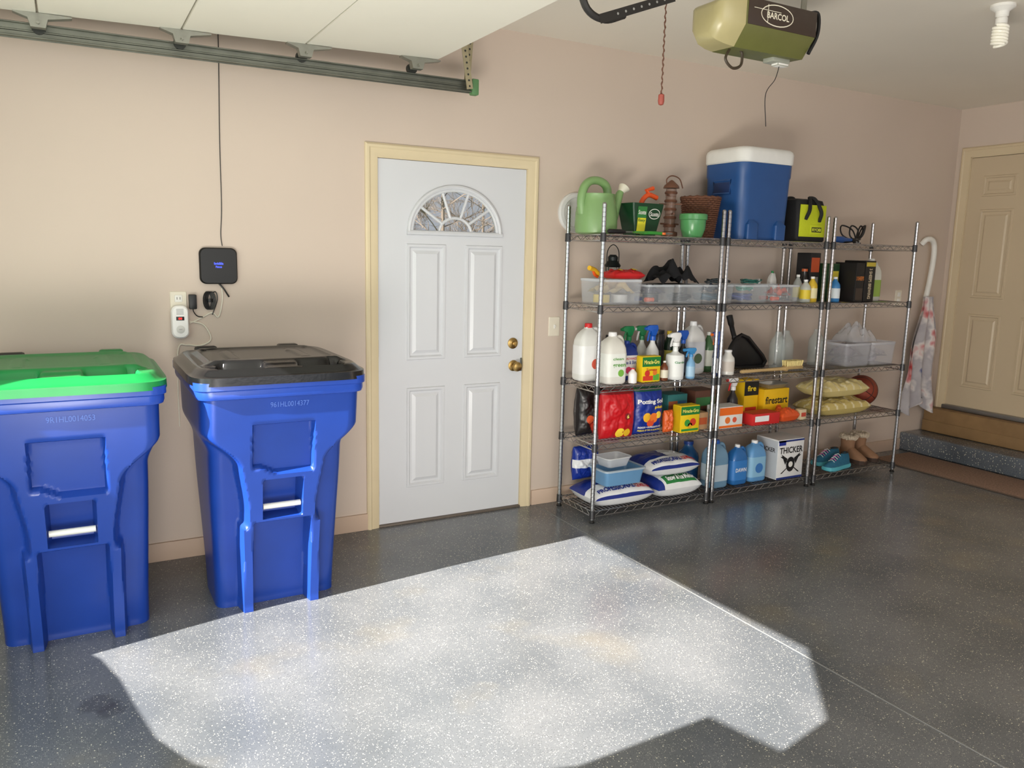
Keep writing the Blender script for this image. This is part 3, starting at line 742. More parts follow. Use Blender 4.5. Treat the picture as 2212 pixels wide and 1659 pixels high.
def coil(loc,rad,c,label,thick=.004,nl=5,name='cable_coil',seed=0,flat=.5):
    r=thing(name,label,'cable',loc)
    p=P(); n=22; pts=[]
    for k in range(nl*n):
        a=2*pi*k/n; q=rad*(.75+.25*math.sin(a*.37+seed)); pts.append((q*math.cos(a),q*flat*math.sin(a),thick+.012+.01*math.sin(a*1.7+seed)+.002*(k//n)))
    p.tube(pts,thick,mat(c,.5),6); p.obj('loops',r)
    p=P(); p.box(rad*.7,-.012,.004,rad*.95,.012,.035,mat((200,200,200),.5),.003); p.obj('tie',r); return r
# ---- top shelf
Z=LV[4]+.001
def watering():
    g=mat((128,164,106),.35,var=.04); r=thing('watering_can','pale green plastic watering can with white rose spout','watering can',(2.685,-.25,Z),.1); r.scale=(1,1,.92)
    p=P(); p.lathe([(.102,0),(.117,.008),(.123,.05),(.120,.13),(.108,.20),(.100,.235),(.104,.245),(.096,.245),(.092,.23)],g,seg=36,sx=1.0); p.obj('body',r)
    p=P(); p.lathe([(.098,.238),(.05,.250),(.0,.254)],g,(0,0,0),36,cap=False); p.obj('top_cover',r)
    p=P(); p.tube(bez([(-.105,0,.12),(-.115,0,.20),(-.10,0,.275),(-.06,0,.318),(.0,0,.328),(.05,0,.312),(.075,0,.28),(.08,0,.23)],8),.025,g,12); p.obj('handle',r)
    p=P(); pts=bez([(.09,0,.05),(.12,0,.09),(.145,0,.17),(.17,0,.25),(.185,0,.275)],6); p.tube(pts,[.038-.02*k/(len(pts)-1) for k in range(len(pts))],g,14); p.obj('spout',r)
    p=P(); a=Vector((.180,0,.27)); b=Vector((.207,0,.30)); c=Vector((.211,0,.304)); p.tube([a,b,c],[.018,.036,.030],mat((220,216,198),.4),16); p.obj('sprinkler_rose',r)
watering()
def spreader():
    r=thing('hand_spreader','dark green hand spreader with yellow label and orange handle','spreader',(2.985,-.27,Z),0)
    g=mat((12,58,32),.4); p=P()
    p.loft([rr(.075,.055,0,.012),rr(.08,.06,.004,.012),rr(.112,.08,.16,.014),rr(.115,.083,.185,.014),rr(.108,.075,.185,.012),rr(.075,.05,.02,.01)],g); p.obj('hopper',r)
    p=P()
    yy=lambda z:-.0605-.0205*z/.16-.002
    P4=lambda x0,x1,z0,z1,m,e=0:p.add([(x0,yy(z0)-e,z0),(x1,yy(z0)-e,z0),(x1,yy(z1)-e,z1),(x0,yy(z1)-e,z1)],[(0,1,2,3)],m)
    P4(-.072,-.012,.01,.10,mat((222,216,50),.5)); P4(-.078,-.012,.10,.165,mat((50,124,60),.5))
    fn=lambda a,b:(a,yy(b)-.001,b)
    p.text('Scotts',-.045,.132,.055,.024,WHITE,fn); p.text('Easy',-.042,.085,.05,.02,mat((20,90,40),.5),fn)
    n=24
    for rx,rz,mm,e in ((.042,.030,mat((235,235,225),.5),.0),(.038,.026,mat((12,60,32),.5),.0006)):
        p.add([(.045+rx*math.cos(2*pi*k/n),yy(.125+rz*math.sin(2*pi*k/n))-e,.125+rz*math.sin(2*pi*k/n)) for k in range(n)],[tuple(range(n))],mm)
    p.text('Scotts',.045,.124,.062,.024,WHITE,lambda a,b:(a,yy(b)-.0015,b)); p.obj('printed_label',r)
    o=mat((220,84,34),.4); p=P(); p.tube(bez([(-.0,0,.175),(.02,0,.215),(.06,0,.24),(.12,0,.225)],6),.015,o,10); p.tube([(.07,0,.235),(.04,0,.265),(.09,0,.28)],.013,o,8); p.obj('handle',r,label='orange handle')
spreader()
def feeder():
    r=thing('bird_feeder','copper coloured tube bird feeder with wire perches','bird feeder',(3.27,-.20,Z))
    cu=mat((120,84,66),.4,.4); p=P(); p.lathe([(.045,0),(.05,.01),(.05,.03),(.035,.035)],cu,seg=20); p.obj('base',r)
    p=P(); p.lathe([(.032,.035),(.032,.29)],mat((150,120,104),.15,0,.55),seg=20); p.obj('tube',r)
    p=P()
    for z in (.06,.11,.16,.21,.26): p.lathe([(.036,z),(.040,z+.008),(.036,z+.016)],cu,seg=18)
    for k,z in enumerate((.08,.14,.20,.25)):
        a=k*1.2; p.tube([(-.07*math.cos(a),-.07*math.sin(a),z),(.07*math.cos(a),.07*math.sin(a),z)],.005,cu,6)
    p.obj('perches',r)
    p=P(); p.lathe([(.05,.295),(.045,.31),(.012,.34),(.003,.345)],cu,seg=20); p.tube(bez([(-.03,0,.305),(-.04,0,.345),(0,0,.37),(.06,0,.355),(.09,0,.30)],6),.004,cu,6); p.obj('cap',r)
feeder()
def pot():
    r=thing('flower_pot','small green glazed ceramic flower pot','pot',(3.31,-.37,Z)); g=mat((84,150,92),.25,var=.15)
    p=P(); p.lathe([(.055,0),(.058,.004),(.074,.05),(.076,.10)],g,seg=32); p.obj('body',r)
    p=P(); p.lathe([(.076,.10),(.084,.104),(.084,.132),(.080,.137),(.072,.134),(.060,.06),(.001,.058)],g,seg=32); p.obj('rim',r)
pot()
def basket():
    r=thing('wicker_basket','brown woven wicker basket','basket',(3.475,-.24,Z)); w=mat((104,66,46),.8,var=.3,ns=60); p=P()
    n=48
    for j in range(19):
        z=.006+j*.0125; rad=.085+.03*j/18
        p.tube([((rad+.004*(1 if (k+j)%2 else -1))*math.cos(2*pi*k/n),(rad+.004*(1 if (k+j)%2 else -1))*math.sin(2*pi*k/n),z) for k in range(n)],.0062,w,5,closed=True)
    p.lathe([(.08,.001),(.08,.006)],w,seg=24)
    p.obj('weave',r)
    p=P(); p.tube([(.118*math.cos(2*pi*k/n),.118*math.sin(2*pi*k/n),.243+.003*math.sin(k*2)) for k in range(n)],.010,w,6,closed=True); p.obj('rim',r)
basket()
def cooler():
    r=thing('cooler','tall blue wheeled cooler with white lid','cooler',(3.86,-.245,Z),0)
    b=mat((34,78,136),.42,var=.05); wt=mat((230,230,226),.4); p=P()
    hw,hd=.228,.185
    p.loft([rr(hw*.88,hd*.88,0.0,.05),rr(hw*.90,hd*.90,.012,.06),rr(hw*.94,hd*.94,.2,.065),rr(hw*.97,hd*.97,.38,.07),rr(hw*.99,hd*.99,.39,.07),rr(hw*.995,hd*.995,.465,.07)],b); p.obj('body',r)
    p=P(); p.loft([rr(hw*1.0,hd*1.0,.466,.072),rr(hw*1.03,hd*1.03,.474,.075),rr(hw*1.035,hd*1.035,.528,.076),rr(hw*1.01,hd*1.01,.546,.075),rr(hw*.95,hd*.93,.558,.068),rr(hw*.91,hd*.88,.560,.06),rr(hw*.89,hd*.85,.552,.06)],wt); p.obj('lid',r,label='white plastic lid')
    for s in (-1,1):
        p=P(); x=s*hw*.962
        p.tube([(x,-.075,.36),(x,.075,.36),(x,.075,.28),(x,-.075,.28)],.008,b,8,closed=True)
        p.box(x-.004,-.07,.285,x+.004,.07,.35,mat((16,44,90),.5),.002); p.obj('side_handle',r)
    yf=-hd*.90
    for sx in (-.12,.12):
        p=P(); p.loft([rr(.045,.025,.0,.012,5,sx,yf),rr(.045,.025,.09,.012,5,sx,yf-.002),rr(.02,.008,.12,.006,5,sx,yf+.0)],b); p.obj('foot_housing',r)
cooler()
def toolbag():
    r=thing('tool_bag','lime green and black fabric tool bag with carry straps','tool bag',(4.285,-.29,Z),0)
    lm=mat((190,200,30),.7,var=.06,bump=.2,bs=90); bk=mat((20,20,22),.75,var=.1,bump=.2,bs=90)
    p=P(); p.loft([rr(.13,.12,0,.02),rr(.135,.125,.01,.02),rr(.135,.122,.21,.025),rr(.125,.105,.265,.03),rr(.11,.07,.275,.03)],bk); p.obj('body',r)
    p=P(); p.box(-.118,-.129,.03,.122,-.121,.235,lm,.003); p.box(-.02,-.134,.045,.09,-.128,.11,lm,.003); p.box(-.01,-.1352,.06,.08,-.1338,.092,BLACK,.0); p.text('RYOBI',.035,.076,.08,.02,mat((225,230,60),.5,emis=.05),front(-.1356)); p.obj('front_panel',r,label='lime green front panel')
    p=P(); p.tube(bez([(-.07,-.13,.14),(-.06,-.15,.20),(-.02,-.11,.27),(.0,-.09,.28),(.03,-.11,.27),(.05,-.15,.19),(.06,-.13,.13)],6),.012,bk,8); p.obj('carry_strap',r)
    p=P(); p.tube(bez([(-.07,.09,.24),(-.03,.07,.285),(.03,.07,.285),(.07,.09,.24)],6),.010,bk,8); p.obj('carry_strap',r)
toolbag()
r=coil((4.80,-.30,Z),.11,(14,14,16),'tangled black cable loops on the top shelf',.006,4,seed=2)
r=thing('garden_hook','black bent metal garden hook with several loops','hook',(4.95,-.22,Z)); p=P()
for k in range(5):
    a=k*.8-1; p.tube(bez([(.02*k,0,.006),(.05*math.cos(a),.03*k-.05,.06),(.09*math.cos(a),.03*k-.05,.13),(.05+.08*math.cos(a),.02,.10),(.04,.0,.007)],7),.0055,BLACK,6)
p.obj('loops',r)
r=thing('pump_sprayer_hose','blue nozzle with short hose on top shelf','nozzle',(4.66,-.36,Z)); p=P(); p.lathe([(.012,0),(.02,.01),(.022,.08),(.014,.1),(.010,.17)],mat((30,80,150),.4),(-.08,0,.024),14,axis='x'); p.obj('grip',r); p=P(); p.lathe([(.014,.17),(.014,.2)],BLACK,(-.08,0,.024),12,axis='x'); p.obj('tip',r)
r=thing('hand_pruner','green and orange pruning tool lying on the shelf','pruner',(3.0,-.42,Z))
p=P(); p.tube(bez([(-.10,0,.012),(-.03,.0,.014),(.05,.01,.012)],5),.010,mat((60,150,60),.4),8); p.tube(bez([(-.10,.03,.012),(-.03,.02,.014),(.05,.012,.012)],5),.009,mat((70,160,60),.4),8); p.obj('handle',r)
p=P(); p.ext([(.04,.006),(.11,.010),(.12,.014),(.11,.018),(.04,.02)],STEEL,.0,.006); p.lathe([(.014,.0),(.014,.012)],mat((236,110,30),.4),(.05,.005,.006),14); p.obj('blade',r)
r=thing('hand_trowel','black handled trowel lying on the shelf','trowel',(2.80,-.42,Z))
p=P(); p.lathe([(.008,0),(.013,.01),(.013,.10),(.008,.12)],BLACK,(-.15,0,.014),10,axis='x'); p.obj('handle',r)
p=P(); p.tube([(-.03,0,.014),(.02,0,.014)],.005,STEEL,8); p.surf(lambda u,v:(.07+u*.05,v*.028*(1-.4*max(0,u)),.008+.012*v*v),8,8,mat((90,160,70),.4)); p.obj('blade',r)
# ---- second shelf
Z=LV[3]+.001
G='clear bins on the second shelf'
clearbin('clear plastic storage bin holding garden odds and ends',(2.775,-.30,Z),.29,.25,.145,group=G,alpha=.17)
clearbin('clear plastic storage bin with orange handled tools',(3.06,-.30,Z),.215,.25,.115,group=G)
clearbin('clear plastic storage bin under a black cloth',(3.285,-.30,Z),.205,.25,.115,group=G)
clearbin('clear plastic storage bin holding cables',(3.53,-.285,Z),.26,.24,.115,group=G)
clearbin('clear plastic storage bin with coloured cords',(3.82,-.30,Z),.24,.25,.115,group=G)
clearbin('clear plastic storage bin with orange tools',(4.10,-.30,Z),.25,.25,.115,group=G)
zz=Z+.01
screwdriver((2.99,-.35,zz),.1,(226,90,30),'orange handled screwdriver in a clear bin'); screwdriver((3.0,-.24,zz),-.1,(50,70,170),'blue handled screwdriver in a clear bin')
taperoll((3.07,-.30,zz),0,(40,40,44),'dark tape roll in a clear bin')
coil((3.52,-.29,zz),.085,(50,90,110),'grey blue cable coil in a clear bin',.009,8,seed=3,flat=.8); coil((3.80,-.30,zz),.08,(40,60,140),'blue cable coil in a clear bin',.008,7,seed=4,flat=.8)
coil((3.29,-.30,zz),.075,(40,40,44),'dark cable coil in a clear bin',.009,8,seed=5,flat=.8)
screwdriver((4.02,-.36,zz),.05,(232,84,30),'orange handled tool in a clear bin'); screwdriver((4.04,-.24,zz),-.05,(226,96,40),'orange handled tool in a clear bin'); coil((3.84,-.30,zz+.06),.07,(60,150,130),'teal cord coil in a clear bin',.005,5,seed=8)
taperoll((2.71,-.30,zz),0,(220,194,80),'yellow tape roll in a clear bin'); taperoll((2.83,-.31,zz),0,(206,206,206),'white tape roll in a clear bin')
def cloth(loc,w,d,h,c,label,name='cloth',seed=3,cat='cloth'):
    r=thing(name,label,cat,loc); p=P(); m=mat(c,.95,var=.2)
    def fn(u,v):
        g=max(0,1-(u*u+v*v)*.5)
        return (u*w/2*(1+.15*noise.noise(Vector((v*2,seed,0)))),v*d/2*(1+.15*noise.noise(Vector((u*2,seed,4)))),.004+h*max(0,g*(.55+1.0*noise.noise(Vector((u*2.2+seed,v*2.2,1))))))
    p.surf(fn,30,24,m); p.surf(lambda u,v:(fn(u,v)[0],fn(u,v)[1],.002),30,24,m); p.obj('folds',r,ang=80); return r
cloth((3.22,-.30,Z+.116),.28,.2,.16,(16,16,20),'crumpled black cloth on top of the clear bins')
cloth((4.13,-.30,zz+.032),.12,.15,.07,(206,90,60),'orange red rag in a clear bin',seed=11); cloth((3.56,-.30,zz+.055),.14,.12,.06,(70,76,90),'grey glove in a clear bin',seed=12)
cloth((3.06,-.28,zz+.048),.15,.16,.07,(60,50,70),'dark purple rag in a clear bin',seed=14)
cloth((2.78,-.30,zz+.05),.22,.18,.09,(190,170,120),'beige cloth in a clear bin',seed=16)
r=coil((3.60,-.30,Z+.117),.09,(60,70,76),'loose grey cable loops lying over a clear bin',.004,4,seed=31,flat=.7)
r=coil((3.88,-.31,Z+.117),.08,(40,110,100),'loose teal cable loops lying over a clear bin',.0035,4,seed=33,flat=.7)
r=bag('red and yellow seed packet lying on a clear bin',(2.85,-.31,Z+.147),.24,.14,.05,[(206,36,40)],None,[],True,.05,name='seed_packet',cat='packet',dots=((.3,-.1,.1,(236,200,60)),(-.2,-.2,.08,(240,220,80))))
r=thing('hose_nozzle','yellow and orange hose nozzle resting on a clear bin','hose nozzle',(2.69,-.28,Z+.147),.4); p=P(); p.tube(bez([(-.09,0,.06),(-.04,0,.05),(.0,0,.03),(.05,0,.018)],5),.014,mat((230,180,40),.4),10); p.obj('barrel',r); p=P(); p.tube(bez([(-.05,0,.045),(-.03,0,.02),(.0,0,.008)],5),.008,mat((230,90,30),.4),8); p.obj('trigger',r)
def lantern():
    r=thing('lantern','small dark metal camping lantern','lantern',(2.90,-.135,Z)); d=mat((28,34,34),.4,.4)
    p=P(); p.lathe([(.045,0),(.047,.02),(.03,.06),(.035,.08)],d,seg=20); p.obj('base',r)
    p=P(); p.lathe([(.032,.08),(.040,.12),(.040,.18),(.03,.21)],mat((200,205,200),.1,0,.35),seg=20); p.obj('glass_globe',r)
    p=P(); p.lathe([(.045,.21),(.05,.22),(.03,.25),(.032,.27),(.018,.285)],d,seg=20)
    for k in range(4):
        a=k*pi/2+.4; p.tube([(.044*math.cos(a),.044*math.sin(a),.06),(.046*math.cos(a),.046*math.sin(a),.22)],.003,d,5)
    p.obj('top_vent',r)
    p=P(); p.tube(bez([(-.045,0,.23),(-.04,0,.31),(0,0,.345),(.04,0,.31),(.045,0,.23)],6),.003,d,6); p.obj('bail_handle',r)
lantern()
jug('small white glue bottle with green cap',(4.26,-.13,Z),.06,.045,.20,(236,236,232),(30,150,80),name='glue_bottle',cat='bottle')
def bottle(label,loc,rad,h,c,cap,lab=None,alpha=1,name='bottle',prof=None,labz=(.15,.55),texts=(),neck=.35,cat='bottle'):
    r=thing(name,label,cat,loc); m=mat(c,.25) if alpha==1 else mat(c,.06,0,alpha,var=.02)
    prof=prof or [(.9,0),(1,.03),(1,.60),(.92,.70),(.6,.80),(neck,.88),(neck,.94)]
    p=P(); p.lathe([(rad*a,h*b) for a,b in prof],m,seg=24); p.obj('body',r)
    if cap: p=P(); p.lathe([(rad*neck*1.1,h*.92),(rad*neck*1.12,h*.93),(rad*neck*1.1,h),(rad*neck*.9,h*1.003)],mat(cap,.4),seg=18); p.obj('cap',r)
    if lab:
        p=P(); p.lathe([(rad*1.015,h*labz[0]),(rad*1.015,h*labz[1])],mat(lab,.45),seg=24,cap=False)
        for s,x,zz_,tw_,th_,cc in texts: p.text(s,0,zz_*h,tw_*rad*2,th_*h,mat(cc,.5,var=0),lambda a,b:(rad*1.035*math.sin(a/rad),-rad*1.035*math.cos(a/rad),b))
        p.obj('paper_label',r)
    return r
bottle('small clear bottle with yellow label and white cap',(4.325,-.37,Z),.035,.15,(220,225,215),(240,240,240),(226,200,50),.6)
bottle('small yellow juice bottle with white cap',(4.40,-.36,Z),.035,.17,(226,190,60),(240,240,236),(240,230,180))
bottle('small clear bottle with pale label',(4.36,-.27,Z),.03,.18,(200,205,200),(240,240,236),(220,210,120),.7)
bottle('small blue bottle with white cap',(4.60,-.38,Z),.036,.17,(60,130,190),(240,240,240),(225,235,240))
bottle('slim dark can with orange band',(4.43,-.26,Z),.026,.22,(34,30,30),(190,90,40),(200,90,40),neck=.7,name='can',cat='can')
carton('tall dark box with orange and white print',(4.53,-.20,Z),.10,.12,.33,(30,28,30),[(-.4,.6,.4,.9,(190,80,40)),(-.35,.1,.35,.5,(150,150,140))])
carton('dark green box with yellow print',(4.67,-.24,Z),.10,.14,.26,(36,70,40),[(-.42,.35,.42,.8,(210,190,60)),(-.42,.1,.42,.3,(170,50,40))])
carton('black cardboard drink carton with orange lettering',(4.80,-.33,Z),.085,.18,.27,(22,20,20),[(-.4,.05,.4,.35,(60,48,40))],[('3 SHEEPS',0,.6,.9,.10,(206,120,50))],side=(30,28,28))
carton('black cardboard drink carton with pale vertical lettering',(4.905,-.33,Z),.105,.18,.285,(20,18,18),[(-.45,.86,.45,.96,(190,170,60))],[('3 SHEEPS BREWING',0,.44,2.0,.11,(206,190,160),-pi/2)],side=(26,24,24))
jug('white plastic gallon jug with green yellow label',(5.10,-.27,Z),.14,.12,.30,(214,214,204),(240,240,236),(150,180,80),labz=(.1,.5))
# ---- third shelf
Z=LV[2]+.001
jug('white plastic jug with red cap and side handle',(2.685,-.215,Z),.16,.12,.34,(226,226,222),(206,30,34),(236,236,236),dots=((.15,.3,.2,(210,90,70)),))
jug('white vinegar jug with green and white label',(2.755,-.365,Z),.15,.13,.30,(226,224,216),(240,240,240),(236,238,232),[('green',.05,.36,.6,.08,(90,160,60)),('clean',.0,.50,.5,.05,(90,160,60))],labz=(.15,.6),dots=((.15,.22,.14,(120,180,70)),))
jug('blue plant food jug with red and white label',(2.925,-.28,Z),.135,.09,.235,(24,50,130),(26,60,150),(232,232,236),[('Tree & Shrub',0,.46,.85,.09,(30,60,140)),('BIOADVANCED',0,.56,.8,.06,(190,30,40))],labz=(.12,.64),dots=((-.1,.26,.16,(210,60,110)),(.18,.22,.14,(230,120,60))))
jug('dark blue plastic jug with black cap',(2.87,-.165,Z),.12,.09,.26,(20,36,96),(30,30,36),(40,70,150),name='plastic_jug')
spray('clear spray bottle with green trigger head',(3.03,-.16,Z),.042,.31,(60,130,80),(30,140,80),(30,140,80),(210,220,200))
spray('white spray bottle with blue trigger head',(3.125,-.275,Z),.045,.325,(230,230,228),(24,90,190),(24,90,190),(226,228,232))
spray('white spray bottle with green trigger head',(3.14,-.15,Z),.04,.31,(226,228,222),(40,130,80),(230,230,230),(120,160,200))
carton('yellow and green plant food box',(3.005,-.395,Z),.135,.06,.155,(236,200,20),[(-.5,.60,.5,.97,(24,120,50)),(-.45,.06,.1,.24,(214,60,40)),(.12,.06,.45,.3,(90,170,60))],[('Miracle-Gro',0,.78,.85,.16,(250,240,120)),('Tomato',0,.48,.6,.10,(190,40,30))],dots=((-.22,.34,.14,(206,50,40)),(.2,.36,.12,(226,120,40))))
r=bottle('small white squeeze bottle with red cap',(2.875,-.415,Z),.026,.09,(236,232,230),(206,40,50))
r=bottle('small brown bottle with white label',(3.12,-.405,Z),.024,.12,(110,60,36),(230,230,226),(226,220,200))
bottle('dark steel travel tumbler',(3.26,-.155,Z),.046,.28,(44,40,40),(20,20,20),(70,60,54),prof=[(.8,0),(.85,.02),(1,.75),(1,.90),(.9,.93)],neck=.85,name='travel_tumbler',cat='tumbler')
spray('white garden spray tub with red fruit print',(3.225,-.375,Z),.056,.285,(232,234,232),(236,236,236),(220,220,220),(236,238,236),[('Garden',0,.38,.7,.05,(40,130,60))],wide=True)
spray('small light blue spray bottle',(3.335,-.395,Z),.030,.19,(130,180,220),(60,140,200),(60,140,200),(170,205,230))
spray('black bottle with blue and white trigger head',(3.375,-.27,Z),.036,.285,(28,30,36),(30,90,190),(220,220,220),(60,70,90))
bottle('dark green garden bottle with yellow label',(3.36,-.15,Z),.04,.27,(30,50,36),(220,190,40),(200,190,90))
jug('white jug with dark printed label and blue handle',(3.50,-.215,Z),.15,.12,.335,(226,226,224),(236,236,236),(218,220,226),dots=((0,.3,.22,(90,110,80)),))
spray('dark bottle with blue trigger and orange nozzle',(3.585,-.36,Z),.034,.28,(40,60,120),(36,90,200),(230,110,30),(220,220,225))
bottle('white plastic bottle with white cap',(3.675,-.36,Z),.044,.16,(226,224,218),(240,240,240),(210,200,190),neck=.5)
bottle('tall green and white cleaner bottle',(3.65,-.20,Z),.036,.26,(70,110,70),(230,230,226),(220,224,214))
def dustpan():
    r=thing('dustpan','black plastic dustpan standing against the back','dustpan',(3.95,-.20,Z+.014),0); r.scale=(1.3,1,1.08)
    p=P(); m=mat((14,14,16),.4)
    pts=[(-.085,.14),(-.06,.185),(-.02,.205),(.03,.185),(.14,.07),(.165,.03),(.15,.0),(-.04,.0),(-.115,.03),(-.115,.08)]
    p.ext(pts,m,-.012,.004,.004); p.tube([(x,-.016,z) for x,z in pts],.012,m,6,closed=True); p.obj('pan',r)
    p=P(); p.tube(bez([(-.05,-.006,.17),(-.075,-.006,.23),(-.105,-.006,.325)],6),[.018]*3+[.014]*6+[.018]*4,m,10); p.obj('handle',r)
dustpan()
def brush():
    r=thing('wooden_brush','long wooden handled scrub brush with pale bristles','brush',(3.74,-.415,Z),0.02)
    p=P(); p.lathe([(.008,0),(.012,.01),(.010,.2),(.012,.38),(.02,.42)],mat((190,160,110),.5),(0,0,.022),12,axis='x'); p.obj('handle',r)
    p=P(); p.box(.40,-.025,.016,.56,.025,.04,mat((180,150,100),.5),.008); p.obj('brush_head',r)
    p=P(); m=mat((226,206,140),.8,var=.2,ns=90)
    for i in range(10):
        for j in range(3):
            x=.41+i*.015; y=-.018+j*.018; p.tube([(x,y,.038),(x+random.uniform(-.006,.006),y*1.3,.075)],[.005,.008],m,6)
    o=p.obj('bristles',r)
brush()
gb=bottle('clear glass bottle with narrow neck',(4.215,-.27,Z),.055,.27,(190,200,198),None,None,.30,name='glass_bottle',neck=.4)
for l in ((4.345,-.22),(4.655,-.22)): copy_thing(gb,(l[0],l[1],Z),group='clear glass bottles on the third shelf')
clearbin('tall translucent plastic tub with dark contents',(4.875,-.285,Z),.27,.26,.165,alpha=.26,tint=(214,214,220)); clearbin('tall translucent plastic tub',(5.15,-.285,Z),.265,.26,.165,alpha=.26,tint=(214,214,220))
coil((4.87,-.28,Z+.01),.09,(60,56,60),'dark cable coil in a translucent tub',.010,7,seed=6); coil((5.14,-.28,Z+.01),.08,(190,180,190),'pale cord coil in a translucent tub',.008,6,seed=7)
cloth((4.88,-.28,Z+.065),.2,.18,.08,(110,96,104),'purple grey rag in a translucent tub',seed=21); cloth((5.15,-.28,Z+.06),.2,.18,.07,(180,172,176),'pale rag in a translucent tub',seed=22)
r=thing('plastic_bag','crumpled translucent plastic bag on the tubs','plastic bag',(4.98,-.28,Z+.168)); p=P(); m=mat((215,215,220),.25,0,.38)
p.surf(lambda u,v:(u*.13,v*.10,.002+.13*max(0,(1-u*u)*(1-v*v))**.5*(.8+.6*noise.noise(Vector((u*3,v*3,2))))),26,22,m); p.obj('film',r,ang=50)
# ---- fourth shelf
Z=LV[1]+.001
def fr(u,v): return 1 if (v<-.35 and (u+v)>-.9) else 0
bag('black and red garden soil sack with vegetable print',(2.725,-.20,Z),.215,.30,.12,[(28,22,22),(160,40,30)],fr,[],False,.1,2,name='soil_sack',dots=((0,.2,.13,(190,60,40)),(.2,.3,.12,(90,140,50)),(-.2,.35,.12,(214,90,50)),(.1,.5,.11,(200,50,40))))
bag('red plant food sack with flower print standing upright',(2.815,-.35,Z),.25,.295,.10,[(196,20,30),(130,14,22)],lambda u,v:1 if v>.82 else 0,[('6',.2,.46,.07,.08,(250,235,120))],False,-.02,5,name='soil_sack',dots=((.02,.13,.12,(244,210,60)),(.24,.12,.10,(238,190,40)),(.2,.46,.08,(130,16,26))))
bag('blue potting soil sack with pansy print standing upright',(3.06,-.325,Z),.225,.295,.11,[(18,46,140),(30,90,60)],lambda u,v:1 if v>.84 else 0,[('Potting Soil',.0,.70,.86,.12,(240,240,240)),('plus',.25,.58,.3,.08,(240,210,60)),('INDOOR + OUTDOOR PLANTS',0,.17,.8,.04,(235,235,235)),('FEEDS UP TO 9 MONTHS',0,.10,.8,.04,(240,220,90))],False,0,8,name='soil_sack',dots=((-.15,.38,.13,(240,180,40)),(.08,.36,.14,(236,120,40)),(.24,.42,.10,(250,210,70)),(-.02,.27,.12,(220,80,40))),wr=.009)
bag('orange foil refill pouch on the shelf',(3.215,-.35,Z),.08,.14,.05,[(222,96,36)],None,[],False,.1,4,name='refill_pouch',cat='pouch')
carton('yellow and green plant food box on the lower shelf',(3.34,-.375,Z),.15,.08,.17,(236,200,20),[(-.5,.66,.5,.97,(24,120,50)),(-.45,.06,.45,.14,(40,140,60))],[('Miracle-Gro',0,.81,.85,.13,(250,240,120))],dots=((-.15,.36,.15,(60,150,60)),(.15,.38,.16,(206,60,40)),(.0,.26,.12,(226,160,40))),side=(210,176,20))
carton('teal and brown cardboard box at the back',(3.36,-.20,Z),.16,.13,.215,(40,110,110),[(-.45,.2,0,.8,(150,80,50)),(.05,.2,.45,.8,(30,80,120))])
carton('brown cardboard box with green stripe',(3.60,-.19,Z),.18,.14,.225,(96,60,46),[(-.45,.55,.45,.8,(60,120,70)),(-.45,.15,.45,.45,(60,40,36))])
carton('small tan box with orange print',(3.47,-.34,Z),.09,.09,.11,(190,150,110),[(-.4,.3,.4,.7,(190,90,50))])
carton('white and orange detergent box',(3.675,-.365,Z),.20,.12,.14,(230,230,226),[(-.5,.62,.5,.97,(236,110,30)),(-.5,.03,.5,.14,(236,110,30))],dots=((-.15,.38,.11,(230,120,50)),(.15,.38,.09,(220,90,60))))
spray('dark bottle with white and red label and white trigger',(3.835,-.265,Z),.04,.30,(40,36,40),(236,236,236),(206,40,40),(200,40,44))
carton('yellow fire starter box standing upright',(4.02,-.20,Z),.13,.10,.27,(236,192,20),[(-.5,.6,.5,.97,(24,24,24)),(-.4,.1,.4,.3,(200,50,30))],[('fire',0,.78,.6,.14,(240,210,40))])
fs=carton('yellow fire starter box with black lettering',(4.225,-.215,Z),.24,.14,.20,(236,188,20),[(-.5,.02,.5,.16,(190,40,30))],[('firestart',0,.62,.88,.26,(26,22,20))],dots=((.1,.3,.12,(226,100,30)),(.12,.27,.07,(190,40,30))))
r=thing('foil_tray','grey foil tray resting on the yellow box','tray',(4.24,-.215,Z+.201)); p=P(); fm=mat((190,190,186),.3,.8); p.loft([rr(.08,.05,0),rr(.10,.065,.03),rr(.105,.07,.03),rr(.08,.05,.003)],fm,True,True); p.obj('tray',r); p=P(); p.tube([(x,y,.031) for x,y,_ in rr(.105,.07,0)],.003,fm,5,closed=True); p.obj('rolled_rim',r)
carton('flat red and white box at the shelf front',(3.98,-.375,Z),.25,.12,.075,(206,40,40),[(-.4,.3,.1,.8,(240,240,240))])
bag('crumpled orange foil packet',(4.22,-.37,Z),.19,.12,.08,[(222,86,36)],None,[],True,.1,6,name='foil_packet',cat='packet')
carton('small beige carton beside the yellow boxes',(4.35,-.395,Z),.055,.05,.07,(214,196,160),[(-.4,.3,.4,.7,(190,70,50))])
for k,(dx,cc) in enumerate(((0,(198,178,110)),(-.01,(212,194,132)))):
    bag('pale yellow crumpled sack of seed lying in a stack',(4.79+dx,-.29,Z+.132*k),.55-.05*k,.27,.108,[cc,(222,210,170)],lambda u,v:1 if (u*3.1+v*1.7)%1<.22 else 0,[],True,0,10+k,name='seed_sack',wr=.028)['group']='stacked seed sacks'
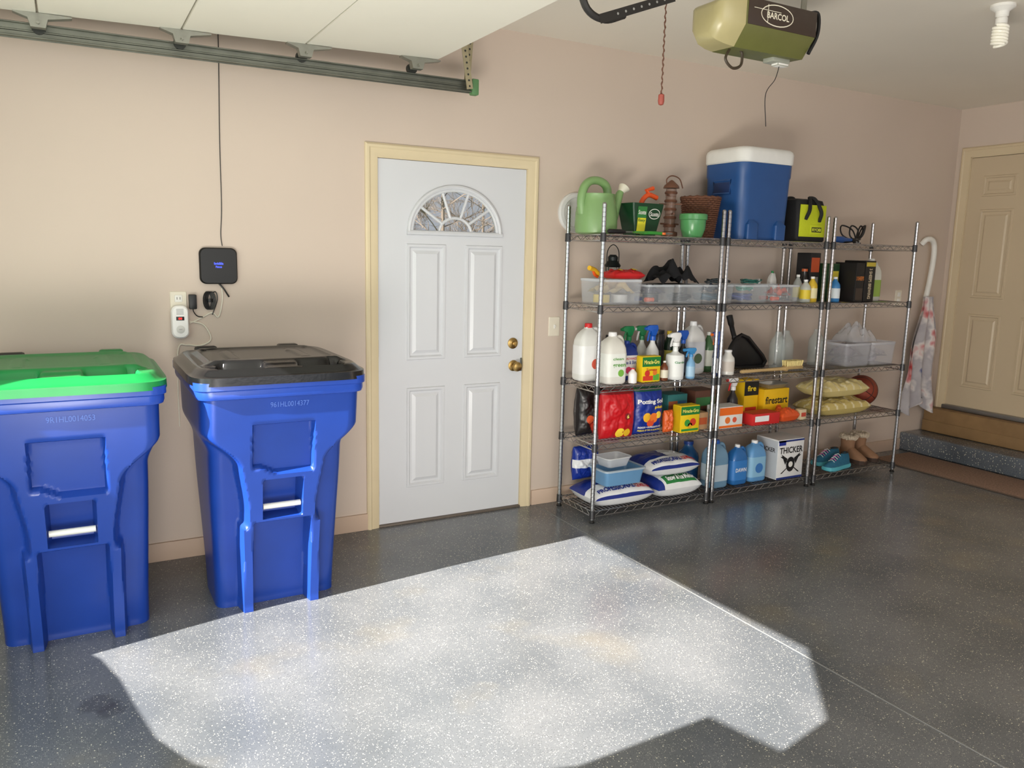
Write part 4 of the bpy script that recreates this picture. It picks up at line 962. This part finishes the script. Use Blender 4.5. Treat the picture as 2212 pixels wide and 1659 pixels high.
def ball():
    r=thing('basketball','worn orange brown basketball','basketball',(5.195,-.215,Z+.117)); R=.116; m=mat((140,58,36),.6,var=.1,bump=.3,bs=300)
    p=P(); p.ball((0,0,0),R,m,seg=32); p.obj('shell',r)
    p=P(); n=40
    p.tube([(R*math.cos(2*pi*k/n),R*math.sin(2*pi*k/n),0) for k in range(n)],.0022,BLACK,5,closed=True)
    p.tube([(0,R*math.cos(2*pi*k/n),R*math.sin(2*pi*k/n)) for k in range(n)],.0022,BLACK,5,closed=True)
    for s in (-1,1):
        pts=[(Vector((s*.65,.75*math.cos(2*pi*k/n),.75*math.sin(2*pi*k/n)))).normalized()*R for k in range(n)]
        p.tube(pts,.0022,BLACK,5,closed=True)
    p.obj('seam_lines',r); r.rotation_euler=(.5,.3,.6)
ball()
# ---- bottom shelf
Z=LV[0]+.001
wb=[(226,228,230),(20,44,128),(186,36,40),(44,130,66)]
bag('white and blue ice melter sack lying flat',(2.86,-.28,Z),.45,.31,.115,wb,lambda u,v:1 if (u<-.35 and v>-.2) or v>.3 or v<-.96 else 0,[('PROFESSIONAL',-.12,-.37,.60,.10,(20,44,128)),('ICE MELTER',.32,-.37,.26,.10,(186,36,40))],True,0,21,name='ice_melt_sack',wr=.008)['group']='ice melt sacks'
bag('white green and blue ice melter sack lying flat',(3.285,-.28,Z),.365,.31,.125,wb,lambda u,v:3 if -.92<v<-.50 and -.6<u<.8 else (1 if u<-.7 else 0),[('Snow & Ice Melter',.05,-.36,.62,.12,(240,240,240))],True,0,22,name='ice_melt_sack',wr=.008)['group']='ice melt sacks'
bag('white and blue ice melter sack stacked on top',(3.255,-.27,Z+.136),.40,.30,.105,wb,lambda u,v:1 if (u<.0 and v>-.40) or v<-.95 else 0,[('PROFESSIONAL',-.14,-.36,.56,.12,(20,44,128)),('ICE MELTER',.30,-.36,.28,.12,(186,36,40))],True,.0,23,name='ice_melt_sack',wr=.008)['group']='ice melt sacks'
bag('blue and white sack standing at the back',(2.73,-.165,Z+.112),.20,.21,.09,[(22,48,140),(220,222,226)],lambda u,v:1 if abs(v)<.25 else 0,[],False,.1,24,name='ice_melt_sack')['group']='ice melt sacks'
r=thing('food_container','rectangular container with light blue sides resting on sack','container',(2.85,-.335,Z+.122),.0)
p=P(); m=mat((110,158,200),.3,0,.85); p.loft([rr(.13,.08,0,.02),rr(.145,.095,.09,.025),rr(.141,.091,.09,.024),rr(.126,.076,.006,.02)],m); p.obj('tub',r)
p=P(); p.loft([rr(.146,.096,.085,.025),rr(.153,.103,.088,.027),rr(.153,.103,.098,.027),rr(.146,.096,.1,.025)],mat((200,215,226),.2,0,.6),False,False); p.obj('rim',r)
r=thing('food_container','small clear open container on the blue one','container',(2.83,-.32,Z+.224),.1)
p=P(); p.loft([rr(.075,.055,0,.02),rr(.095,.07,.055,.025),rr(.092,.067,.055,.024),rr(.072,.052,.005,.02)],mat((225,230,236),.15,0,.35)); p.obj('tub',r)
p=P(); p.tube([(x,y,.056) for x,y,_ in rr(.097,.072,0,.027)],.003,mat((235,238,240),.2,0,.7),5,closed=True); p.obj('rim',r)
bottle('round dark blue fluid bottle lying behind the jugs',(3.565,-.165,Z),.072,.27,(30,96,156),(30,60,130),None,.8,neck=.4)
jug('clear jug of pale blue washer fluid',(3.635,-.345,Z),.155,.13,.31,(120,160,190),(30,90,180),(180,196,208),(),labz=(.15,.5),alpha=.8)
jug('blue dish soap bottle with white label',(3.815,-.36,Z),.135,.09,.265,(40,104,170),(236,236,236),(56,124,196),[('DAWN',0,.38,.7,.10,(240,240,240))],name='soap_bottle',cat='bottle')
jug('light blue washer fluid jug with handle',(3.985,-.345,Z),.155,.11,.275,(96,152,204),(240,240,240),(140,188,220),(),dots=((0,.34,.22,(60,120,190)),))
o=carton('white cardboard box of trash bags with black lettering',(4.245,-.33,Z),.245,.20,.275,(226,226,226),[(-.5,.94,.5,.985,(30,50,120)),(-.48,.86,-.22,.985,(30,50,150)),(-.5,.0,.5,.05,(30,50,120))],[('THICKER',0,.73,.9,.16,(16,16,18))],side=(196,200,206),name='trash_bag_box')
p=P(); bk=mat((18,18,22),.5)
for s in (-1,1):
    p.add([(s*.10,-.1025,.16),(s*.085,-.1025,.16),(-s*.075,-.1025,.04),(-s*.09,-.1025,.04)],[(0,1,2,3)],bk)
    p.add([(s*.03,-.1028,.14),(s*.09,-.1028,.175),(s*.05,-.1028,.10)],[(0,1,2)],bk)
p.lathe([(.04,0),(.04,-.001)],bk,(0,-.1025,.10),20,axis='y',sy=1.3); p.lathe([(.02,0),(.02,-.001)],WHITE,(0,-.104,.10),16,axis='y')
p.text('THICKER',0,0,.15,.03,bk,lambda a,b:(-.1242,-a,.20+b))
p.obj('printed_emblem',o)
def shoe(loc,rot,label):
    r=thing('sneaker',label,'shoe',loc,rot,'blue running shoes')
    secs=[(-.135,.012,.0,.03),(-.125,.034,.0,.045),(-.09,.044,.0,.06),(-.04,.045,.0,.075),(.0,.040,.0,.095),(.04,.036,.0,.10),(.09,.036,.0,.11),(.125,.030,.0,.10),(.135,.015,.0,.07)]
    p=P(); um=mat((36,100,130),.8,var=.15,ns=60); sm_=mat((90,180,196),.5)
    rings=[]
    for x,w,z0,h in secs: rings.append([(x,w*math.cos(a)*(1 if math.sin(a)<.2 else .75),.022+max(0,(h-.022))*max(0,math.sin(a)) ) for a in [pi*k/12 for k in range(13)]])
    p.loft(rings,um); p.obj('upper',r)
    p=P()
    out=[(x,w*1.1) for x,w,_,_ in secs]; pl=[(x,-w) for x,w in out]+[(x,w) for x,w in out[::-1]]
    p.loft([[(x,y,0) for x,y in pl],[(x*1.02,y*1.05,.012) for x,y in pl],[(x,y,.026) for x,y in pl]],sm_); p.obj('sole',r,label='bright aqua sole')
    p=P()
    for k in range(5):
        x=-.07+k*.018; z=.066+k*.009; p.tube([(x,-.024,z-.008),(x+.006,0,z+.004),(x,.024,z-.008)],.003,mat((220,120,180) if k%2 else (220,230,230),.6),5)
    p.obj('laces',r)
    p=P(); p.lathe([(.028,0),(.026,.004),(.02,.002)],BLACK,(.085,0,.104),18,sx=1.4,sy=.8); p.obj('ankle_opening',r)
shoe((4.78,-.385,Z),.12,'teal blue running shoe with aqua sole'); shoe((4.83,-.25,Z),.05,'teal blue running shoe with aqua sole')
def boot(loc,rot):
    r=thing('winter_boot','tan suede ankle boot with pale fleece cuff','boot',loc,rot,'tan winter boots'); tn=mat((140,104,78),.85,var=.12)
    p=P(); secs=[(-.12,.012,.04),(-.105,.036,.055),(-.06,.045,.075),(-.01,.042,.10),(.03,.040,.12),(.08,.040,.12),(.11,.034,.11),(.122,.018,.08)]
    rings=[[(x,w*math.cos(a),.025+(h-.025)*max(0,math.sin(a))) for a in [pi*k/12 for k in range(13)]] for x,w,h in secs]
    p.loft(rings,tn); p.obj('foot_upper',r)
    p=P(); p.lathe([(.046,.07),(.046,.12),(.050,.17)],tn,(.06,0,0),24,sx=1.2,sy=.9); p.obj('shaft',r)
    p=P(); n=40; fl=mat((204,188,166),.95,var=.2,ns=90,bump=.8,bs=200)
    p.tube([(.06+.058*math.cos(2*pi*k/n),.044*math.sin(2*pi*k/n),.178+.004*math.sin(k*2.3)) for k in range(n)],[.018+.003*math.sin(k*3.1) for k in range(n)],fl,8,closed=True); p.obj('fleece_cuff',r,label='cream fleece cuff')
    p=P(); pl=[(x,-w*1.1) for x,w,_ in secs]+[(x,w*1.1) for x,w,_ in secs[::-1]]; p.loft([[(x,y,0) for x,y in pl],[(x,y,.03) for x,y in pl]],mat((60,44,36),.7)); p.obj('sole',r)
boot((5.06,-.30,Z),1.45); boot((5.215,-.28,Z),1.5)
# ------------------------------------------------------------------ lights
def area(name,loc,target,size,energy,c,sy=None):
    l=bpy.data.lights.new(name,'AREA'); l.energy=energy; l.color=c; l.size=size
    if sy: l.shape='RECTANGLE'; l.size_y=sy
    o=bpy.data.objects.new(name,l); col.objects.link(o); o.location=loc
    d=Vector(target)-Vector(loc); o.rotation_euler=d.to_track_quat('-Z','Y').to_euler(); return o
s=bpy.data.lights.new('sun','SUN'); s.energy=24; s.angle=.007; s.color=(1,.95,.88)
o=bpy.data.objects.new('sun',s); col.objects.link(o); o.rotation_euler=Vector((1,.21,-.626)).to_track_quat('-Z','Y').to_euler()
area('daylight_opening',(-.85,-2.1,1.2),(2,-.6,1.2),1.9,28,(.86,1,.90),1.9)
area('ceiling_fill',(.0,-3.6,.25),(4.0,-1.9,2.9),1.6,115,(1,.95,.88),.8)  # added uplight inside the garage, brightens ceiling and raised door
area('room_fill',(.8,-7.2,1.9),(2.8,0,1.5),4.0,82,(1,.965,.94),2.2)  # added fill lamp behind the camera, stands in for another bay
w=bpy.data.worlds.new('sky'); scene.world=w; w.use_nodes=True
bg=w.node_tree.nodes['Background']; bg.inputs[0].default_value=(.82,.89,1,1); bg.inputs[1].default_value=.7
